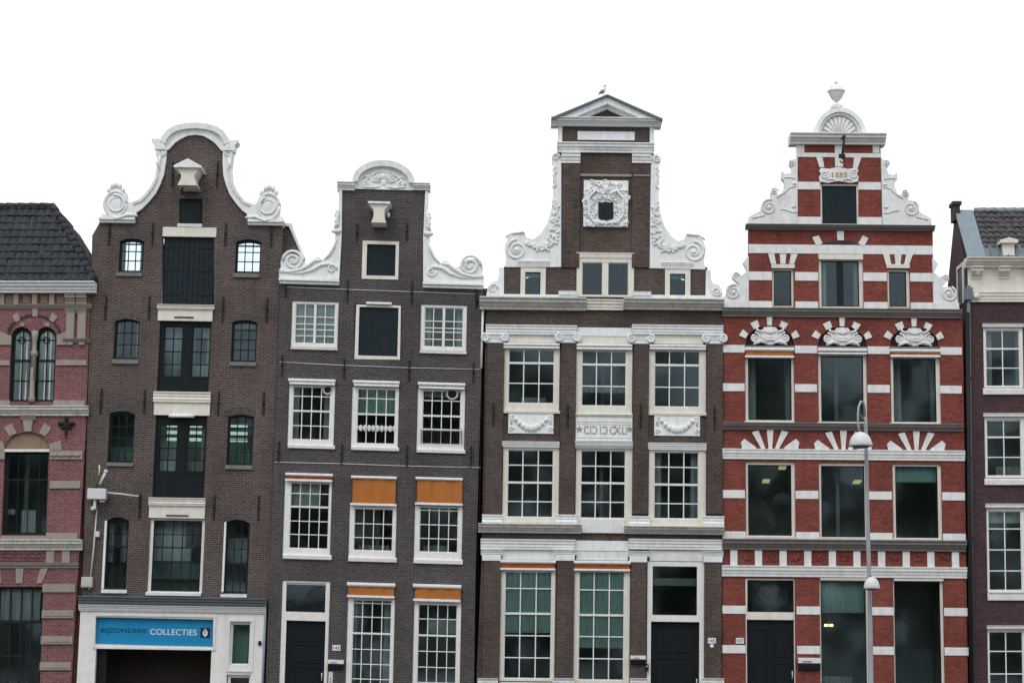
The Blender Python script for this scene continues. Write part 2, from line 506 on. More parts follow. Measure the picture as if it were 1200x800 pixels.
        return w
    def awning(s, t, box, cloth=None, bar=None, mat='orange_cloth', bm='white_paint'):
        x0, x1, za, zb = s.rect(t, box, -.12)
        a = s.part(MB().prof(x0, x1, [(.02, za), (-.13, za), (-.16, za + (zb-za) * .4), (-.15, zb - .01), (-.12, zb), (.02, zb)]), 'awning', bm)
        if cloth:
            cx0, cx1, ca, cz = s.rect(t, cloth, -.08)
            mb = MB(); nn = 14
            vs = [(cx0 + (cx1-cx0)*i/nn, -.085 + .016*math.sin(i*1.25 + cx0) + .006*math.sin(i*2.9)) for i in range(nn+1)]
            k = nn + 1
            mb.add([(x, y, ca) for x, y in vs] + [(x, y, cz) for x, y in vs] + [(x, y + .01, ca) for x, y in vs] + [(x, y + .01, cz) for x, y in vs],
                   [(i, i+1, k+i+1, k+i) for i in range(nn)] + [(2*k+i, 3*k+i, 3*k+i+1, 2*k+i+1) for i in range(nn)])
            s.part(mb, 'awning_cloth', mat, a)
        if bar:
            bx0, bx1, ba, bz = s.rect(t, bar, -.1)
            s.part(MB().box(bx0, bx1, -.13, -.06, ba, bz), 'awning_bar', bm, a, .008)
        return a
    def room_walls(s, xl, xr, depth, zt):
        for x0, x1 in ((xl + .252, xl + .262), (xr - .262, xr - .252)): s.part(MB().box(x0, x1, .33, depth - .01, 0, zt - .02), 'room_wall', 'plaster')
        s.part(MB().box(xl + .27, xr - .27, depth * .62, depth * .62 + .1, 0, zt - .13), 'room_wall', 'plaster')
    def hull(s, ul, ur, vtop, slabs, depth=8.0, back_holes=(), ridge=None, roofm='dark_tile', back=True, room_top=None):
        xl, xr = s.L(ul, 640)[0], s.L(ur, 640)[0]
        zt = s.L((ul + ur) / 2, vtop)[1]
        s.part(MB().box(xl, xl + .25, .325, depth, 0, zt), 'side_wall', s.brick)
        s.part(MB().box(xr - .25, xr, .325, depth, 0, zt), 'side_wall', s.brick)
        p = [(xl, 0), (xr, 0), (xr, zt), (xl, zt)]
        if back: s.part(MB().prism(p, depth + .003, depth + .25, back_holes), 'back_wall', s.brick)
        for v in slabs:
            z = s.L((ul + ur) / 2, v)[1]
            s.part(MB().box(xl + .253, xr - .253, .33, depth - .003, z - .12, z + .12), 'floor_slab', 'plaster')
            zt = s.L((ul + ur) / 2, room_top)[1] if room_top else zt
        s.room_walls(xl, xr, depth, zt)
        # a partition part way back in each storey
        (depth > 5) and s.part(MB().box((xl+xr)/2 - .06, (xl+xr)/2 + .06, 1.3, depth * .62 - .01, s.L((ul + ur) / 2, max(slabs))[1] + .13, zt - .5), 'partition_wall', 'plaster')
        if ridge:
            zt = s.L((ul + ur) / 2, vtop)[1]
            zr = s.L((ul + ur) / 2, ridge)[1]; xm = (xl + xr) / 2
            s.part(MB().prism([(xl - .02, zt + .003), (xl - .02, zt - .1 + .11), (xm, zr), (xr + .02, zt + .01), (xr + .02, zt + .003), (xm, zr - .12)], .33, depth + .2), 'roof', roofm)
            s.part(MB().prism([(xl + .02, zt + .004), (xr - .02, zt + .004), (xm, zr - .13)], depth - .3, depth - .05), 'rear_gable', s.brick)
    def door(s, t, r, rec=.14, mat='navy_paint', panels=((.12,.88,.55,.93),(.12,.88,.08,.47)), handle=None, leaves=1, boards=0):
        x0, x1, za, zb = s.rect(t, r, rec); w, h = x1 - x0, zb - za
        mb = MB().box(x0, x1, rec, rec + .06, za, zb)
        for i in range(leaves):
            lx, lw = x0 + w * i / leaves, w / leaves
            for (a, b_, c_, d) in panels:
                o = [(lx + lw*a, za + h*c_), (lx + lw*b_, za + h*c_), (lx + lw*b_, za + h*d), (lx + lw*a, za + h*d)]
                q = .035
                inn = [(o[0][0]+q, o[0][1]+q), (o[1][0]-q, o[1][1]+q), (o[2][0]-q, o[2][1]-q), (o[3][0]+q, o[3][1]-q)]
                mb.prism(o, rec - .018, rec + .002, [inn])
        if boards:
            mb = MB().box(x0, x1, rec + .03, rec + .07, za, zb)
            for i in range(boards):
                q0, q1 = x0 + w * i / boards + .006, x0 + w * (i + 1) / boards - .006
                if i == boards // 2: q0 += .012
                if i == boards // 2 - 1: q1 -= .012
                dy = random.uniform(-.006, .006)
                mb.box(q0, q1, rec + dy, rec + .035, za, zb)
        d = s.part(mb, 'door', mat)
        if boards:
            for f in (.16, .5, .84):
                for xa, xb in ((x0 + .02, x0 + w * .36), (x1 - w * .36, x1 - .02)):
                    s.part(MB().box(xa, xb, rec - .02, rec - .008, za + h * f - .035, za + h * f + .035), 'hinge', 'black_frame', d)
        if handle:
            hx, hz = s.L(*t(*handle), rec)
            hb = MB().tube([(hx, rec - .08, hz - .12), (hx, rec - .08, hz + .12)], .016, 8)
            hb.ball((hx, rec - .03, hz + .11), .02, .05, .02, 6, 5).ball((hx, rec - .03, hz - .11), .02, .05, .02, 6, 5)
            s.part(hb, 'handle', 'box_white', d)
        return d

def text_mesh(txt, size, depth):
    cu = bpy.data.curves.new('lettering', 'FONT'); cu.body = txt; cu.size = size; cu.extrude = depth; cu.align_x = 'LEFT'
    o = bpy.data.objects.new('lettering', cu); C.objects.link(o)
    dg = bpy.context.evaluated_depsgraph_get()
    me = bpy.data.meshes.new_from_object(o.evaluated_get(dg))
    bpy.data.objects.remove(o); bpy.data.curves.remove(cu)
    return me
def lettering(txt, x0, x1, z0, z1, y, mat, parent, depth=.006, flip=False, shear=0.0):
    me = text_mesh(txt, 1.0, .05)
    xs = [v.co.x for v in me.vertices]; ys = [v.co.y for v in me.vertices]
    ax, bx, ay, by = min(xs), max(xs), min(ys), max(ys)
    for v in me.vertices:
        fx = (v.co.x - ax) / (bx - ax); fx = 1 - fx if flip else fx
        X, Z = x0 + fx * (x1 - x0), z0 + (v.co.y - ay) / (by - ay) * (z1 - z0)
        v.co = (X + shear * Z, y - v.co.z / .05 * depth, Z)
    me.materials.clear(); me.materials.append(M[mat])
    o = bpy.data.objects.new('lettering', me); C.objects.link(o); o.parent = parent
    return o
# ------------------------------------------------------------------ ground
def sheet(name, x0, x1, y0, y1, z, mat):
    o = MB().box(x0, x1, y0, y1, z - .3, z).build(name, mat); o['kind'] = 'structure'; return o
sheet('ground', -400, 400, -300, 400, -.12, 'paving')
sheet('road', -200, 200, -8.6, -3.2, -.012, 'asphalt')
sheet('pavement', -60, 60, -3.2, 0.3, .0, 'paving')
sheet('quay', -60, 60, -14, -8.6, .0, 'paving')

# ------------------------------------------------------------------ pantiled roof slope
def tiles(p0, ux, uz, w, h, row=.31, col=.245, clip=None, lift=.05):
    """p0 lower left corner, ux along the eave, uz up the slope; clip(s) -> (x0, x1) at slope height s"""
    nrm = ux.cross(uz).normalized()
    mb = MB(); nr, nc = int(h / row) + 1, int(w / col) + 1
    for r in range(nr):
        s0, s1 = r * row, min((r + 1) * row + .05, h + .04)
        for c_ in range(nc):
            jx, jl = random.uniform(-.010, .010), random.uniform(-.014, .014)
            vs = []
            for s_, lf in ((s0, lift), (s1, .008)):
                xa, xb = (0, w) if clip is None else clip(min(s_, h))
                for k in range(5):
                    x = min(max(c_ * col + col * k / 4 * 1.02 + jx, xa), xb)
                    hh = (.0, .045, .055, .025, .0)[k] + lf + jl
                    vs.append(p0 + ux * x + uz * s_ + nrm * hh)
            if (vs[4] - vs[0]).length < .03 and (vs[9] - vs[5]).length < .03: continue
            vs2 = [v - nrm * .02 for v in vs[:5]]
            mb.add(vs + vs2, [(i, i+1, i+6, i+5) for i in range(4)] + [(i+10, i+11, i+1, i) for i in range(4)])
    return mb

# ================================================================== pink brick corner house with stone bands (left edge)
H = House('brick_house', 'pink brick house with tan stone bands, twin arched windows and dark hipped tile roof', 90, -.006, -.003, -.06, 'brick_pink')
def arch_window(t, o, g):
    return H.window(t, o, g, 2, [], [], 'black_frame', rec=.16, arch=0)
# twin round-headed windows
for x0, x1 in ((64, 186), (206, 330)):
    r = 265 + (x1 - x0) / 2
    w = H.window(la, (x0, 268, x1, 706), (x0 + 14, 284, x1 - 8, 696), 2, [342, 580], [462], 'black_frame', rec=.14, arch=60, bar=.035, rail=.07,
                 curtain=[((x0 + 5, 280, x1 - 5, 700), 'net_curtain', .215)])  # pale sheet put in for the sky's reflection in these panes
    cx, cz = H.L(*la((x0 + x1) / 2 + 3, 342), .14)
    ring = MB().tube([(cx + .10 * math.cos(a * math.pi / 10), .16, cz + .10 * math.sin(a * math.pi / 10)) for a in range(21)], .016, 6, False)
    H.part(ring, 'roundel', 'black_frame', w)
H.window(lb, (18, 198, 228, 588), (34, 204, 222, 580), 4, [], [328], 'black_frame', rec=.14, bar=.03, cols=[82, 132, 180], sill=(4, 586, 232, 606), sillm='tan_stone',
         curtain=[((100, 470, 168, 575), 'net_curtain', .5), ((36, 465, 70, 490), 'net_curtain', .4)])
H.window(lc, (-110, 236, 248, 900), (-100, 244, 240, 895), 5, [640], [440], 'black_frame', rec=.12, cols=[-70, -10, 52, 117, 180], bar=.05, rail=.1,
         curtain=[((-100, 250, 236, 432), 'net_curtain', .35)])
H.cut(arcp(*H.rect(lb, (22, 104, 232, 190)), H.rect(lb, (22, 104, 232, 190))[3] - H.rect(lb, (22, 104, 232, 190))[2] - .02))
r = H.rect(lb, (18, 100, 236, 192), .1)
H.part(MB().box(r[0], r[1], .08, .14, r[2], r[3]), 'tympanum', 'brown_stone')
H.wall(Q, [(-40, 850), (-40, 336), (106, 336), (100.5, 500), (91.5, 665), (80, 850)])
# the recessed return beside the brown house
H.slab('recessed_wall', Q, [(80, 850), (91, 665), (100, 500), (106, 334), (113, 334), (108, 500), (99, 690), (94, 850)], .35, 'brick_pink', .7)
H.hull(-60, 95, 345, [500, 655], 7)
H.cornice('gutter', Q, (-40, 330, 111, 342), .5, 'white_paint', base=.5)
for x in (12, 96, 205, 305):
    H.block('bracket', la, (x - 18, 68, x + 12, 132), -.10, 'tan_stone')
for x in (55, 155, 258, 355):
    H.block('frieze_panel', la, (x - 22, 80, x + 22, 126), -.02, 'brown_stone')
H.cornice('cornice', la, (-200, 132, 535, 156), .14, 'tan_stone')
for x in (412, 478):
    mb = MB()
    x0, x1, a, b = H.rect(la, (x - 25, 184, x + 22, 335), -.1); mb.box(x0, x1, -.10, .04, a, b)
    H.part(mb, 'pilaster', 'tan_stone')
    H.cornice('capital', la, (x - 32, 156, x + 28, 186), .17, 'tan_stone', base=.55)
    H.cornice('console', la, (x - 34, 68, x + 26, 126), .22, 'tan_stone', base=.3)
    H.block('pendant', la, (x - 18, 352, x + 14, 370), -.09, 'tan_stone')
H.cornice('pilaster_base', la, (368, 332, 522, 354), .15, 'tan_stone')
H.slab('impost', la, [(332, 370), (334, 312), (390, 290), (390, 370)], -.06, 'tan_stone')
H.slab('impost', la, [(-40, 370), (-40, 290), (0, 290), (66, 318), (64, 370)], -.06, 'tan_stone')
for pts in ([(68, 198), (104, 180), (118, 224), (92, 238)], [(186, 160), (222, 160), (218, 204), (190, 204)], [(304, 180), (340, 206), (310, 238), (286, 224)],
            [(118, 240), (144, 240), (142, 262), (120, 262)], [(262, 240), (290, 240), (288, 262), (264, 262)]):
    H.slab('voussoir', la, pts, -.035, 'tan_stone')
arc = [H.L(*la(200 + 158 * math.cos(a), 312 - 122 * math.sin(a)), -.03) for a in [math.pi * i / 14 for i in range(15)]]
arc2 = [H.L(*la(200 + 144 * math.cos(a), 312 - 108 * math.sin(a)), -.03) for a in [math.pi * i / 14 for i in range(15)]]
H.part(MB().prism(arc + arc2[::-1], -.03, .02), 'hood_mould', 'brick_plum')
cx, _ = H.L(*la(198, 500)); zt = H.L(*la(198, 290))[1]; zb = H.L(*la(198, 704))[1]
cm = MB().lathe([(.11, zb), (.11, zb + .12), (.085, zb + .2), (.075, zb + .9), (.07, zt - 1.2)], cx - .02, -.04, 14)
zc = H.L(*la(198, 422))[1]
cm.lathe([(.07, zc - .9), (.07, zc - .1), (.115, zc - .06), (.115, zc + .06), (.07, zc + .1), (.07, zt - .35), (.10, zt - .25), (.12, zt)], cx + .01, -.04, 14)
H.part(cm, 'colonnette', 'tan_stone')
for (r_, o) in (((326, 458, 508, 490), la), ((-60, 460, 56, 490), la), ((232, 333, 376, 368), lb), ((214, 576, 362, 604), lb)):
    H.block('stone_band', o, r_, -.05, 'tan_stone')
H.block('stone_band', la, (312, 694, 496, 728), -.05, 'tan_stone'); H.block('stone_band', la, (-60, 694, 56, 728), -.05, 'tan_stone')
H.cornice('cornice', la, (-200, 726, 515, 782), .24, 'moss_stone')
H.cornice('keystone_cap', lb, (94, 24, 166, 46), .16, 'tan_stone', base=.5)
H.slab('keystone', lb, [(106, 46), (154, 46), (146, 102), (114, 102)], -.07, 'tan_stone')
for pts in ([(18, 84), (54, 62), (78, 110), (44, 124)], [(206, 62), (242, 84), (214, 124), (182, 110)], [(230, 160), (286, 142), (288, 190), (234, 190)], [(-40, 160), (12, 145), (22, 190), (-40, 190)]):
    H.slab('voussoir', lb, pts, -.04, 'tan_stone')
H.block('window_lintel', lb, (18, 184, 232, 197), -.03, 'white_stone')
H.block('stone_band', lb, (232, 192, 386, 232), -.06, 'tan_stone')
for i in range(4): 
    cx, cz = H.L(*lb(254 + i * 36, 213)); H.part(MB().ball((cx, -.07, cz), .13, .05, .06), 'rosette', 'tan_stone')
H.block('stone_band', lb, (-60, 192, 20, 232), -.06, 'tan_stone')
H.cornice('cornice', lb, (-120, 606, 382, 656), .26, 'moss_stone')
for x in (235, 308): H.block('stone_block', lb, (x - 19, 660, x + 19, 716), -.05, 'tan_stone')
mb = MB()
for j in range(3):
    for i in range(14):
        cx, cz = H.L(*lb(6 + i * 14.5 + (j % 2) * 7, 672 + j * 16)); mb.ball((cx, -.005, cz), .055, .03, .055, 6, 4)
H.part(mb, 'frieze_relief', 'brick_pink')
H.cornice('string_course', lb, (-120, 714, 366, 740), .14, 'tan_stone')
for pts in ([(92, 128), (138, 128), (130, 216), (92, 216)], [(236, 128), (280, 128), (244, 216), (212, 216)], [(-30, 128), (0, 128), (6, 216), (-8, 216)]):
    H.slab('voussoir', lc, pts, -.035, 'tan_stone')
for i, (x0, x1, y0, y1) in enumerate(((248, 440, 220, 268), (244, 430, 373, 420), (238, 424, 524, 572), (232, 415, 676, 724))):
    q = H.block('quoin', lc, (x0, y0, x1, y1), -.055, 'tan_stone')
    if i: H.block('quoin_panel', lc, (x0 + 14, y0 + 14, x1 - 14, y1 - 12), -.072, 'tan_stone', parent=q)
mb = MB(); cx, cz = H.L(*lb(312, 74))
for (dx, dz, rx, rz) in ((0, .22, .07, .12), (-.16, .06, .14, .07), (.16, .06, .14, .07), (-.1, -.06, .09, .06), (.1, -.06, .09, .06), (0, -.2, .035, .25), (0, 0, .1, .1)):
    mb.ball((cx + dx, -.05, cz + dz), rx, .05, rz, 8, 6)
H.part(mb, 'wall_anchor', 'iron')
# hipped roof
e0 = Vector((*H.L(-40, 330, -.2)[:1], -.2, H.L(-40, 330, -.2)[1])); ex = H.L(111, 330, -.2)[0]
rx_, rz_ = H.L(62, 243, 1.35); dr = 1.35
ux = Vector((1, 0, 0)); up = Vector((0, dr + .2, rz_ - e0.z)); hh = up.length; upn = up.normalized(); W = ex - e0.x
rf = tiles(e0, ux, upn, W, hh, clip=lambda s_: (0, W - (ex - rx_) * s_ / hh))
ro = H.part(rf, 'roof', 'dark_tile')
he = Vector((ex, -.2, e0.z)); top = Vector((rx_, dr, rz_))
du = Vector((0, 1, 0)); side = Vector((rx_ - ex, 0, rz_ - e0.z)); hs_ = side.length
H.part(tiles(he, du, side.normalized(), 4.2, hs_, clip=lambda s_: ((dr + .2) * s_ / hs_, 4.2)), 'roof_hip', 'dark_tile', ro)
rb = MB(); rb.add([e0, he, top, (e0.x, dr, rz_), (ex, 6, e0.z), (rx_, 6, rz_), (e0.x, 6, e0.z), (e0.x, 6, rz_)], [(0,1,2,3), (1,4,5,2), (3,2,5,7), (0,3,7,6), (4,6,7,5), (0,6,4,1)])
H.part(rb, 'roof_deck', 'dark_tile', ro)
hm = MB()
for i in range(12):
    a = he.lerp(top, i / 12); b = he.lerp(top, (i + 1.25) / 12)
    hm.tube([a + Vector((0, 0, .07)), b + Vector((0, 0, .03))], [.12, .10], 8)
for i in range(8):
    x = rx_ - i * .38; hm.tube([(x, dr, rz_ + .03), (x - .42, dr, rz_ + .05)], [.11, .12], 8)
H.part(hm, 'ridge_tile', 'dark_tile', ro)
HL = H

# ================================================================== brown bell-gable warehouse
H = House('gabled_house', 'dark brown warehouse with white bell gable, stacked loading doors and blue sign over entrance', 207, .010, .017, 0.0, 'brick_brown')
H.center(229.2, 167)
# small arched windows
for i, (r, g, sl_, rw) in enumerate((
    ((140, 280, 169, 319), (142.5, 283, 166.5, 317), (136, 318.5, 166, 323.5), [294.5, 305.5]),
    ((276, 281, 306, 320), (278.5, 284, 304.5, 318), (273, 319.5, 304, 325), [295.5, 306.5]),
    ((134, 374, 163.5, 421), (137, 376, 162, 419), (131, 420.5, 162, 426), [390, 403.5]),
    ((271.5, 375.5, 301, 424), (274, 378, 299.5, 422), (269, 423, 299.5, 428.5), [387, 398, 410]),
    ((127.5, 482, 157.5, 542), (130, 485, 156, 540), (125, 541, 156, 546), [499, 513, 527]),
    ((266.5, 486, 297, 545), (269, 488, 295, 543), (264, 544, 295.5, 549.5), [501, 515, 529]))):
    H.window(Q, r, (g[0] - .8, g[1] - .6, g[2] + .8, g[3] + .8), 3, rw, (), 'black_frame', rec=.08, arch=2.6, sill=sl_, sillm='grey_stone', bar=.03,
             curtain=None if i < 4 else [((g[0], g[3] - 16, g[2], g[3]), 'green_blind', 1.2)])
# arched brick heads over them
for (x0, x1, yt) in ((132, 165, 374), (269, 303, 375), (125, 159, 482), (264, 299, 485), (122, 152, 606), (262, 293, 609), (138, 171, 280), (274, 308, 281)):
    pts = [(x0, yt + 4), (x0 - 1, yt - 3), ((x0 * 3 + x1) / 4, yt - 7), ((x0 + x1) / 2, yt - 8.5), ((x0 + x1 * 3) / 4, yt - 7), (x1 + 1, yt - 3), (x1, yt + 4), ((x0 + x1 * 3) / 4, yt + .5), ((x0 + x1) / 2, yt - .5), ((x0 * 3 + x1) / 4, yt + .5)]
    H.slab('brick_arch', Q, pts, -.012, 'brick_dark', .02)
# first floor
H.window(Q, (123, 606, 150.5, 690), (125.5, 609, 149.5, 688), 3, [625], [640], 'black_frame', rec=.12, arch=5, sill=(118.5, 689.5, 148.5, 694.5), sillm='white_paint', cols=[134, 142], bar=.025,
         curtain=[((126, 612, 133, 658), 'net_curtain', .5), ((142, 610, 149, 658), 'curtain', .7)])
H.block('window_jamb', z3, (402, 165, 411, 432), -.015, 'white_paint', .08)
H.window(Q, (262.5, 608.5, 292, 696), (265, 611, 290.5, 694), 3, [627.5, 643, 659], [], 'black_frame', rec=.12, arch=5, sill=(258.5, 695, 289, 699.5), sillm='white_paint', cols=[274, 282.5], bar=.025,
         curtain=[((265, 630, 290, 660), 'curtain', .8)])
H.block('window_jamb', z3, (870, 170, 878, 444), -.015, 'white_paint', .08)
H.window(Q, (174.5, 607.5, 239, 694), (178.5, 609.5, 235.5, 692.5), 5, [626, 641.5, 657.5], [], 'cream_paint', bm='black_frame', rec=.05, sill=(170.5, 693, 235.5, 697.5), sillm='white_paint', bar=.03,
         curtain=[((180, 611, 218, 640), 'net_curtain', .6), ((180, 642, 224, 657), 'net_curtain', .55), ((178, 660, 236, 678), 'green_blind', 1.6)])
# loading doors
H.cut([p for p in H.poly(Q, [(190.5, 357), (190, 277.5), (251, 278), (250.5, 357)])])
sh = H.door(Q, (190.5, 277, 251, 357.5), .09, 'blue_paint', leaves=2, boards=10)
H.cut(H.poly(Q, [(210, 262.5), (210, 233), (237, 233), (237, 262.5)]))
H.door(Q, (209.5, 232.5, 237.5, 263), .1, 'blue_paint', ((.06,.94,.04,.96),))
H.block('sill', Q, (207.5, 262, 236.5, 266), -.07, 'cream_paint')
H.block('lintel_beam', Q, (190.5, 266.3, 253.5, 277.5), -.05, 'cream_paint')
for (d, gl1, gl2, n4, band, ledge, cur) in (
    ((186, 376, 246.5, 462.5), (191.5, 382, 213.5, 441.5), (225, 382.5, 246, 442), 4, (185, 357.5, 249, 376), (184, 357, 251, 362), [((191, 383, 214, 442), 'net_curtain', .6), ((226, 428, 245, 442), 'curtain', .6), ((236, 384, 245, 396), 'net_curtain', .5)]),
    ((181, 486.5, 241.5, 584), (186.5, 497, 207.5, 552.5), (218.5, 497.5, 240, 553), 4, (180.5, 463.5, 246, 486.5), (179.5, 459, 246.5, 471), [((188, 540, 207, 552), 'curtain', .6), ((219, 540, 239, 552), 'curtain', .6)])):
    H.window(Q, d, gl1, 2, [gl1[1] + (gl1[3] - gl1[1]) * i / 4 for i in (1, 2, 3)], (), 'navy_paint', rec=.1, bar=.032, name='glazed_door', depth=.08, curtain=cur, lights=[arcp(*H.rect(Q, gl2, .1), 0)])
    # second leaf's glass is let into the same pair of doors
    w2 = H.window(Q, (gl2[0] - 1.5, gl2[1] - 1.5, min(gl2[2] + 1.2, d[2] - .5), gl2[3] + 1.5), gl2, 2, [gl2[1] + (gl2[3] - gl2[1]) * i / 4 for i in (1, 2, 3)], (), 'navy_paint', rec=.085, bar=.032, name='door_window', depth=.1, hole=False)
    H.block('lintel_beam', Q, band, -.06, 'cream_paint')
    H.cornice('threshold', Q, ledge, .17, 'cream_paint', base=.7)
H.block('lintel_beam', Q, (174.5, 591.8, 240, 607), -.06, 'cream_paint')
H.cornice('threshold', Q, (174, 583, 240.5, 592), .17, 'cream_paint', base=.7)
for z_, r_ in ((z2, (680, 103, 756, 108)), (z3, (648, 143, 736, 148))):
    H.block('rail', z_, r_, -.09, 'iron')
mb = MB(); x0, x1, a, b = H.rect(z2, (660, 485, 758, 497), -.1)
mb.tube([(x0, -.12, (a+b)/2), (x1, -.12, (a+b)/2)], .055, 10).box(x0 + .1, x1 - .1, -.1, .0, b - .03, b + .03)
H.part(mb, 'strip_lamp', 'white_paint')

wall_l = [(90, 850), (97, 690), (108, 276), (116, 262), (117, 256), (157, 256)]
mid = [(365, 640), (415, 615), (455, 570), (500, 505), (540, 430), (553, 350), (548, 250), (540, 195), (575, 168), (612, 128), (660, 98), (720, 78), (760, 75)]
lp = H.poly(Q, wall_l) + H.poly(g1, mid)
rp = H.mirror(H.poly(g1, mid)[::-1]) + H.mirror(H.poly(Q, [(157, 256), (117, 256)])) + H.poly(Q, [(331, 264), (328, 340), (315, 690), (309, 850)])
sgn = H.L(112.5, 800), H.L(247, 800)
H.cut(H.poly(Q, [(93, 800 + 52), (93, 712), (308, 716), (306, 852)]))
# shopfront opening reaches the ground, so keep the outline clear of it
H.holes.pop()
lp[0] = H.L(96.7, 701); lp[1] = H.L(97, 690)
rp[-1] = H.L(314.6, 705)
H.part(MB().prism(lp + rp, 0, .32, H.holes), 'wall', 'brick_brown')
# white bell trim with moulded edge
outer = [(345, 605), (400, 585), (440, 545), (480, 490), (510, 430), (525, 350), (522, 250), (512, 185), (500, 180), (550, 172), (562, 140), (600, 92), (650, 63), (720, 46), (790, 41)]
inner = [(790, 115), (740, 122), (690, 145), (650, 172), (605, 220), (590, 226), (585, 300), (570, 400), (545, 470), (510, 540), (460, 600), (410, 650), (375, 672)]
po, pi_ = H.poly(g1, outer), H.poly(g1, inner)
full = po + H.mirror(po)[::-1] + H.mirror(pi_[::-1]) + pi_[::-1][::-1]
full = po + H.mirror(po[::-1]) + H.mirror(pi_[::-1])[::1][::-1][::-1] if False else po + H.mirror(po[::-1]) + H.mirror(pi_)[::-1] + pi_
H.part(MB().prism(full, -.10, .34), 'gable_trim', 'white_paint')
lip = [(po[i][0], po[i][1]) for i in range(len(po))]
def offset(pts, d):
    out = []
    for i, p in enumerate(pts):
        a, b = pts[max(i-1, 0)], pts[min(i+1, len(pts)-1)]
        tx, tz = b[0]-a[0], b[1]-a[1]; l_ = math.hypot(tx, tz) or 1
        out.append((p[0] + tz/l_*d, p[1] - tx/l_*d))
    return out
arcpts = po[9:]
arc_full = arcpts + H.mirror(arcpts[::-1])
H.part(MB().prism(offset(arc_full, -.03) + offset(arc_full, .16)[::-1], -.22, .38), 'gable_coping', 'white_stone')
for mir in (False, True):
    cu = po[:8]; cu = H.mirror(cu) if mir else cu
    sg = -1 if mir else 1
    H.part(MB().prism(offset(cu, -.02 * sg) + offset(cu, .07 * sg)[::-1], -.15, .36), 'scroll_edge', 'white_stone')
    # cap block on the bell's shoulder
    cap = H.poly(g1, [(505, 225), (505, 186), (484, 166), (484, 150), (580, 150), (580, 166), (572, 186), (585, 225)])
    H.part(MB().prism(H.mirror(cap) if mir else cap, -.2, .36), 'shoulder_block', 'white_paint')
    # scrolled bracket below the cap
    mb = MB(); cx, cz = H.L(*g1(545, 240)); cx = 2 * H.xc - cx if mir else cx
    mb.spiral(cx, cz, .15, 1.6, -.13, .05, 1 if mir else -1)
    mb.tube([(cx, -.13, cz - .15), (cx + (.06 if mir else -.06), -.14, cz - .4), (cx, -.13, cz - .62)], [.06, .075, .02], 6)
    H.part(mb, 'bracket_scroll', 'white_paint')
    # cartouche at the foot
    ca = H.poly(g1, [(120, 706), (120, 686), (155, 690), (145, 640), (150, 590), (170, 550), (200, 530), (197, 508), (215, 494), (240, 489), (262, 498), (295, 530), (300, 575), (322, 605), (345, 605), (375, 670), (372, 692), (350, 706)])
    ca = H.mirror(ca) if mir else ca
    cart = H.part(MB().prism(ca, -.14, .36), 'cartouche', 'white_paint')
    mb = MB(); cx, cz = H.L(*g1(222, 615)); cx = 2 * H.xc - cx if mir else cx
    mb.ball((cx, -.14, cz), .22, .045, .28, 14, 9); mb.spiral(cx + (.02 if not mir else -.02), cz, .30, 1.1, -.165, .055, 1 if mir else -1, math.pi * .6, .2)
    mb.tube([(cx + .36*math.cos(a), -.15, cz + .42*math.sin(a)) for a in [math.pi*2*i/22 for i in range(23)]], .05, 6)
    for i in range(5):
        a = math.pi * (.25 + .125 * i); mb.ball((cx + .32*math.cos(a), -.13, cz + .62*math.sin(a) + .02), .08, .08, .11, 8, 5)
    f = -1 if mir else 1
    mb.tube([(cx - .25*f, -.16, cz - .40), (cx + .1*f, -.17, cz - .50), (cx + .45*f, -.17, cz - .36), (cx + .75*f, -.16, cz - .40)], [.03, .07, .07, .04], 6)
    H.part(mb, 'cartouche_relief', 'white_paint', cart)
    for k, rr in enumerate(((97, 706, 360, 728), (103, 728, 358, 746))):
        pe = H.rect(g1, rr, -.1); px0, px1 = (2*H.xc - pe[1], 2*H.xc - pe[0]) if mir else pe[:2]
        H.part(MB().box(px0, px1, -.2 + .07 * k, .4, pe[2], pe[3]), 'pedestal', 'white_paint', None, .015)
# shoulder of the party wall with its white verge
H.slab('gable_shoulder', Q, [(322, 266), (341, 265), (356, 303), (358, 345), (322, 345)], .45, 'brick_brown', .7)
H.slab('verge', Q, [(330, 261), (341.5, 261.5), (343, 268), (357, 301), (355.5, 305), (341, 271), (338, 265), (330, 264.5)], .35, 'white_stone', .75)
# hoist beam with its little hood
hx0, hx1, ha, hb = H.rect(Q, (211, 204, 231, 219), -.7)
zt_, zc_ = hb, H.L(221, 195)[1]
mb = MB()
ym, yf_ = 0.0, -.95
xc_ = (hx0 + hx1) / 2
prof = [(.32, ha - .0), (.22, ha + .22), (.21, zt_ - .10), (.31, zt_ + .06), (.34, zt_ + .14)]
vs, fs = [], []
for (w_, z_) in prof:
    vs += [(xc_ - w_, yf_, z_), (xc_ + w_, yf_, z_), (xc_ + w_, .04, z_), (xc_ - w_, .04, z_)]
for i in range(len(prof) - 1):
    for j in range(4): fs.append((i*4+j, i*4+(j+1) % 4, (i+1)*4+(j+1) % 4, (i+1)*4+j))
fs += [(0, 1, 2, 3), tuple(len(vs) - 4 + j for j in range(4))]
mb.add(vs, fs)
hb_ = H.part(mb, 'hoist_beam', 'cream_paint')
zz = zt_ + .14
mb = MB().prism([(xc_ - .45, zz), (xc_ + .45, zz), (xc_ + .45, zz + .06), (xc_, zz + .30), (xc_ - .45, zz + .06)], yf_ - .12, .04)
H.part(mb, 'beam_hood', 'white_paint', hb_)
mb = MB().tube([(xc_ - .2, yf_ + .3, ha - .02), (xc_ - .2, yf_ + .3, ha - .16)], .03).ball((xc_ - .2, yf_ + .3, ha - .18), .07, .04, .07)
H.part(mb, 'hoist_hook', 'iron', hb_)
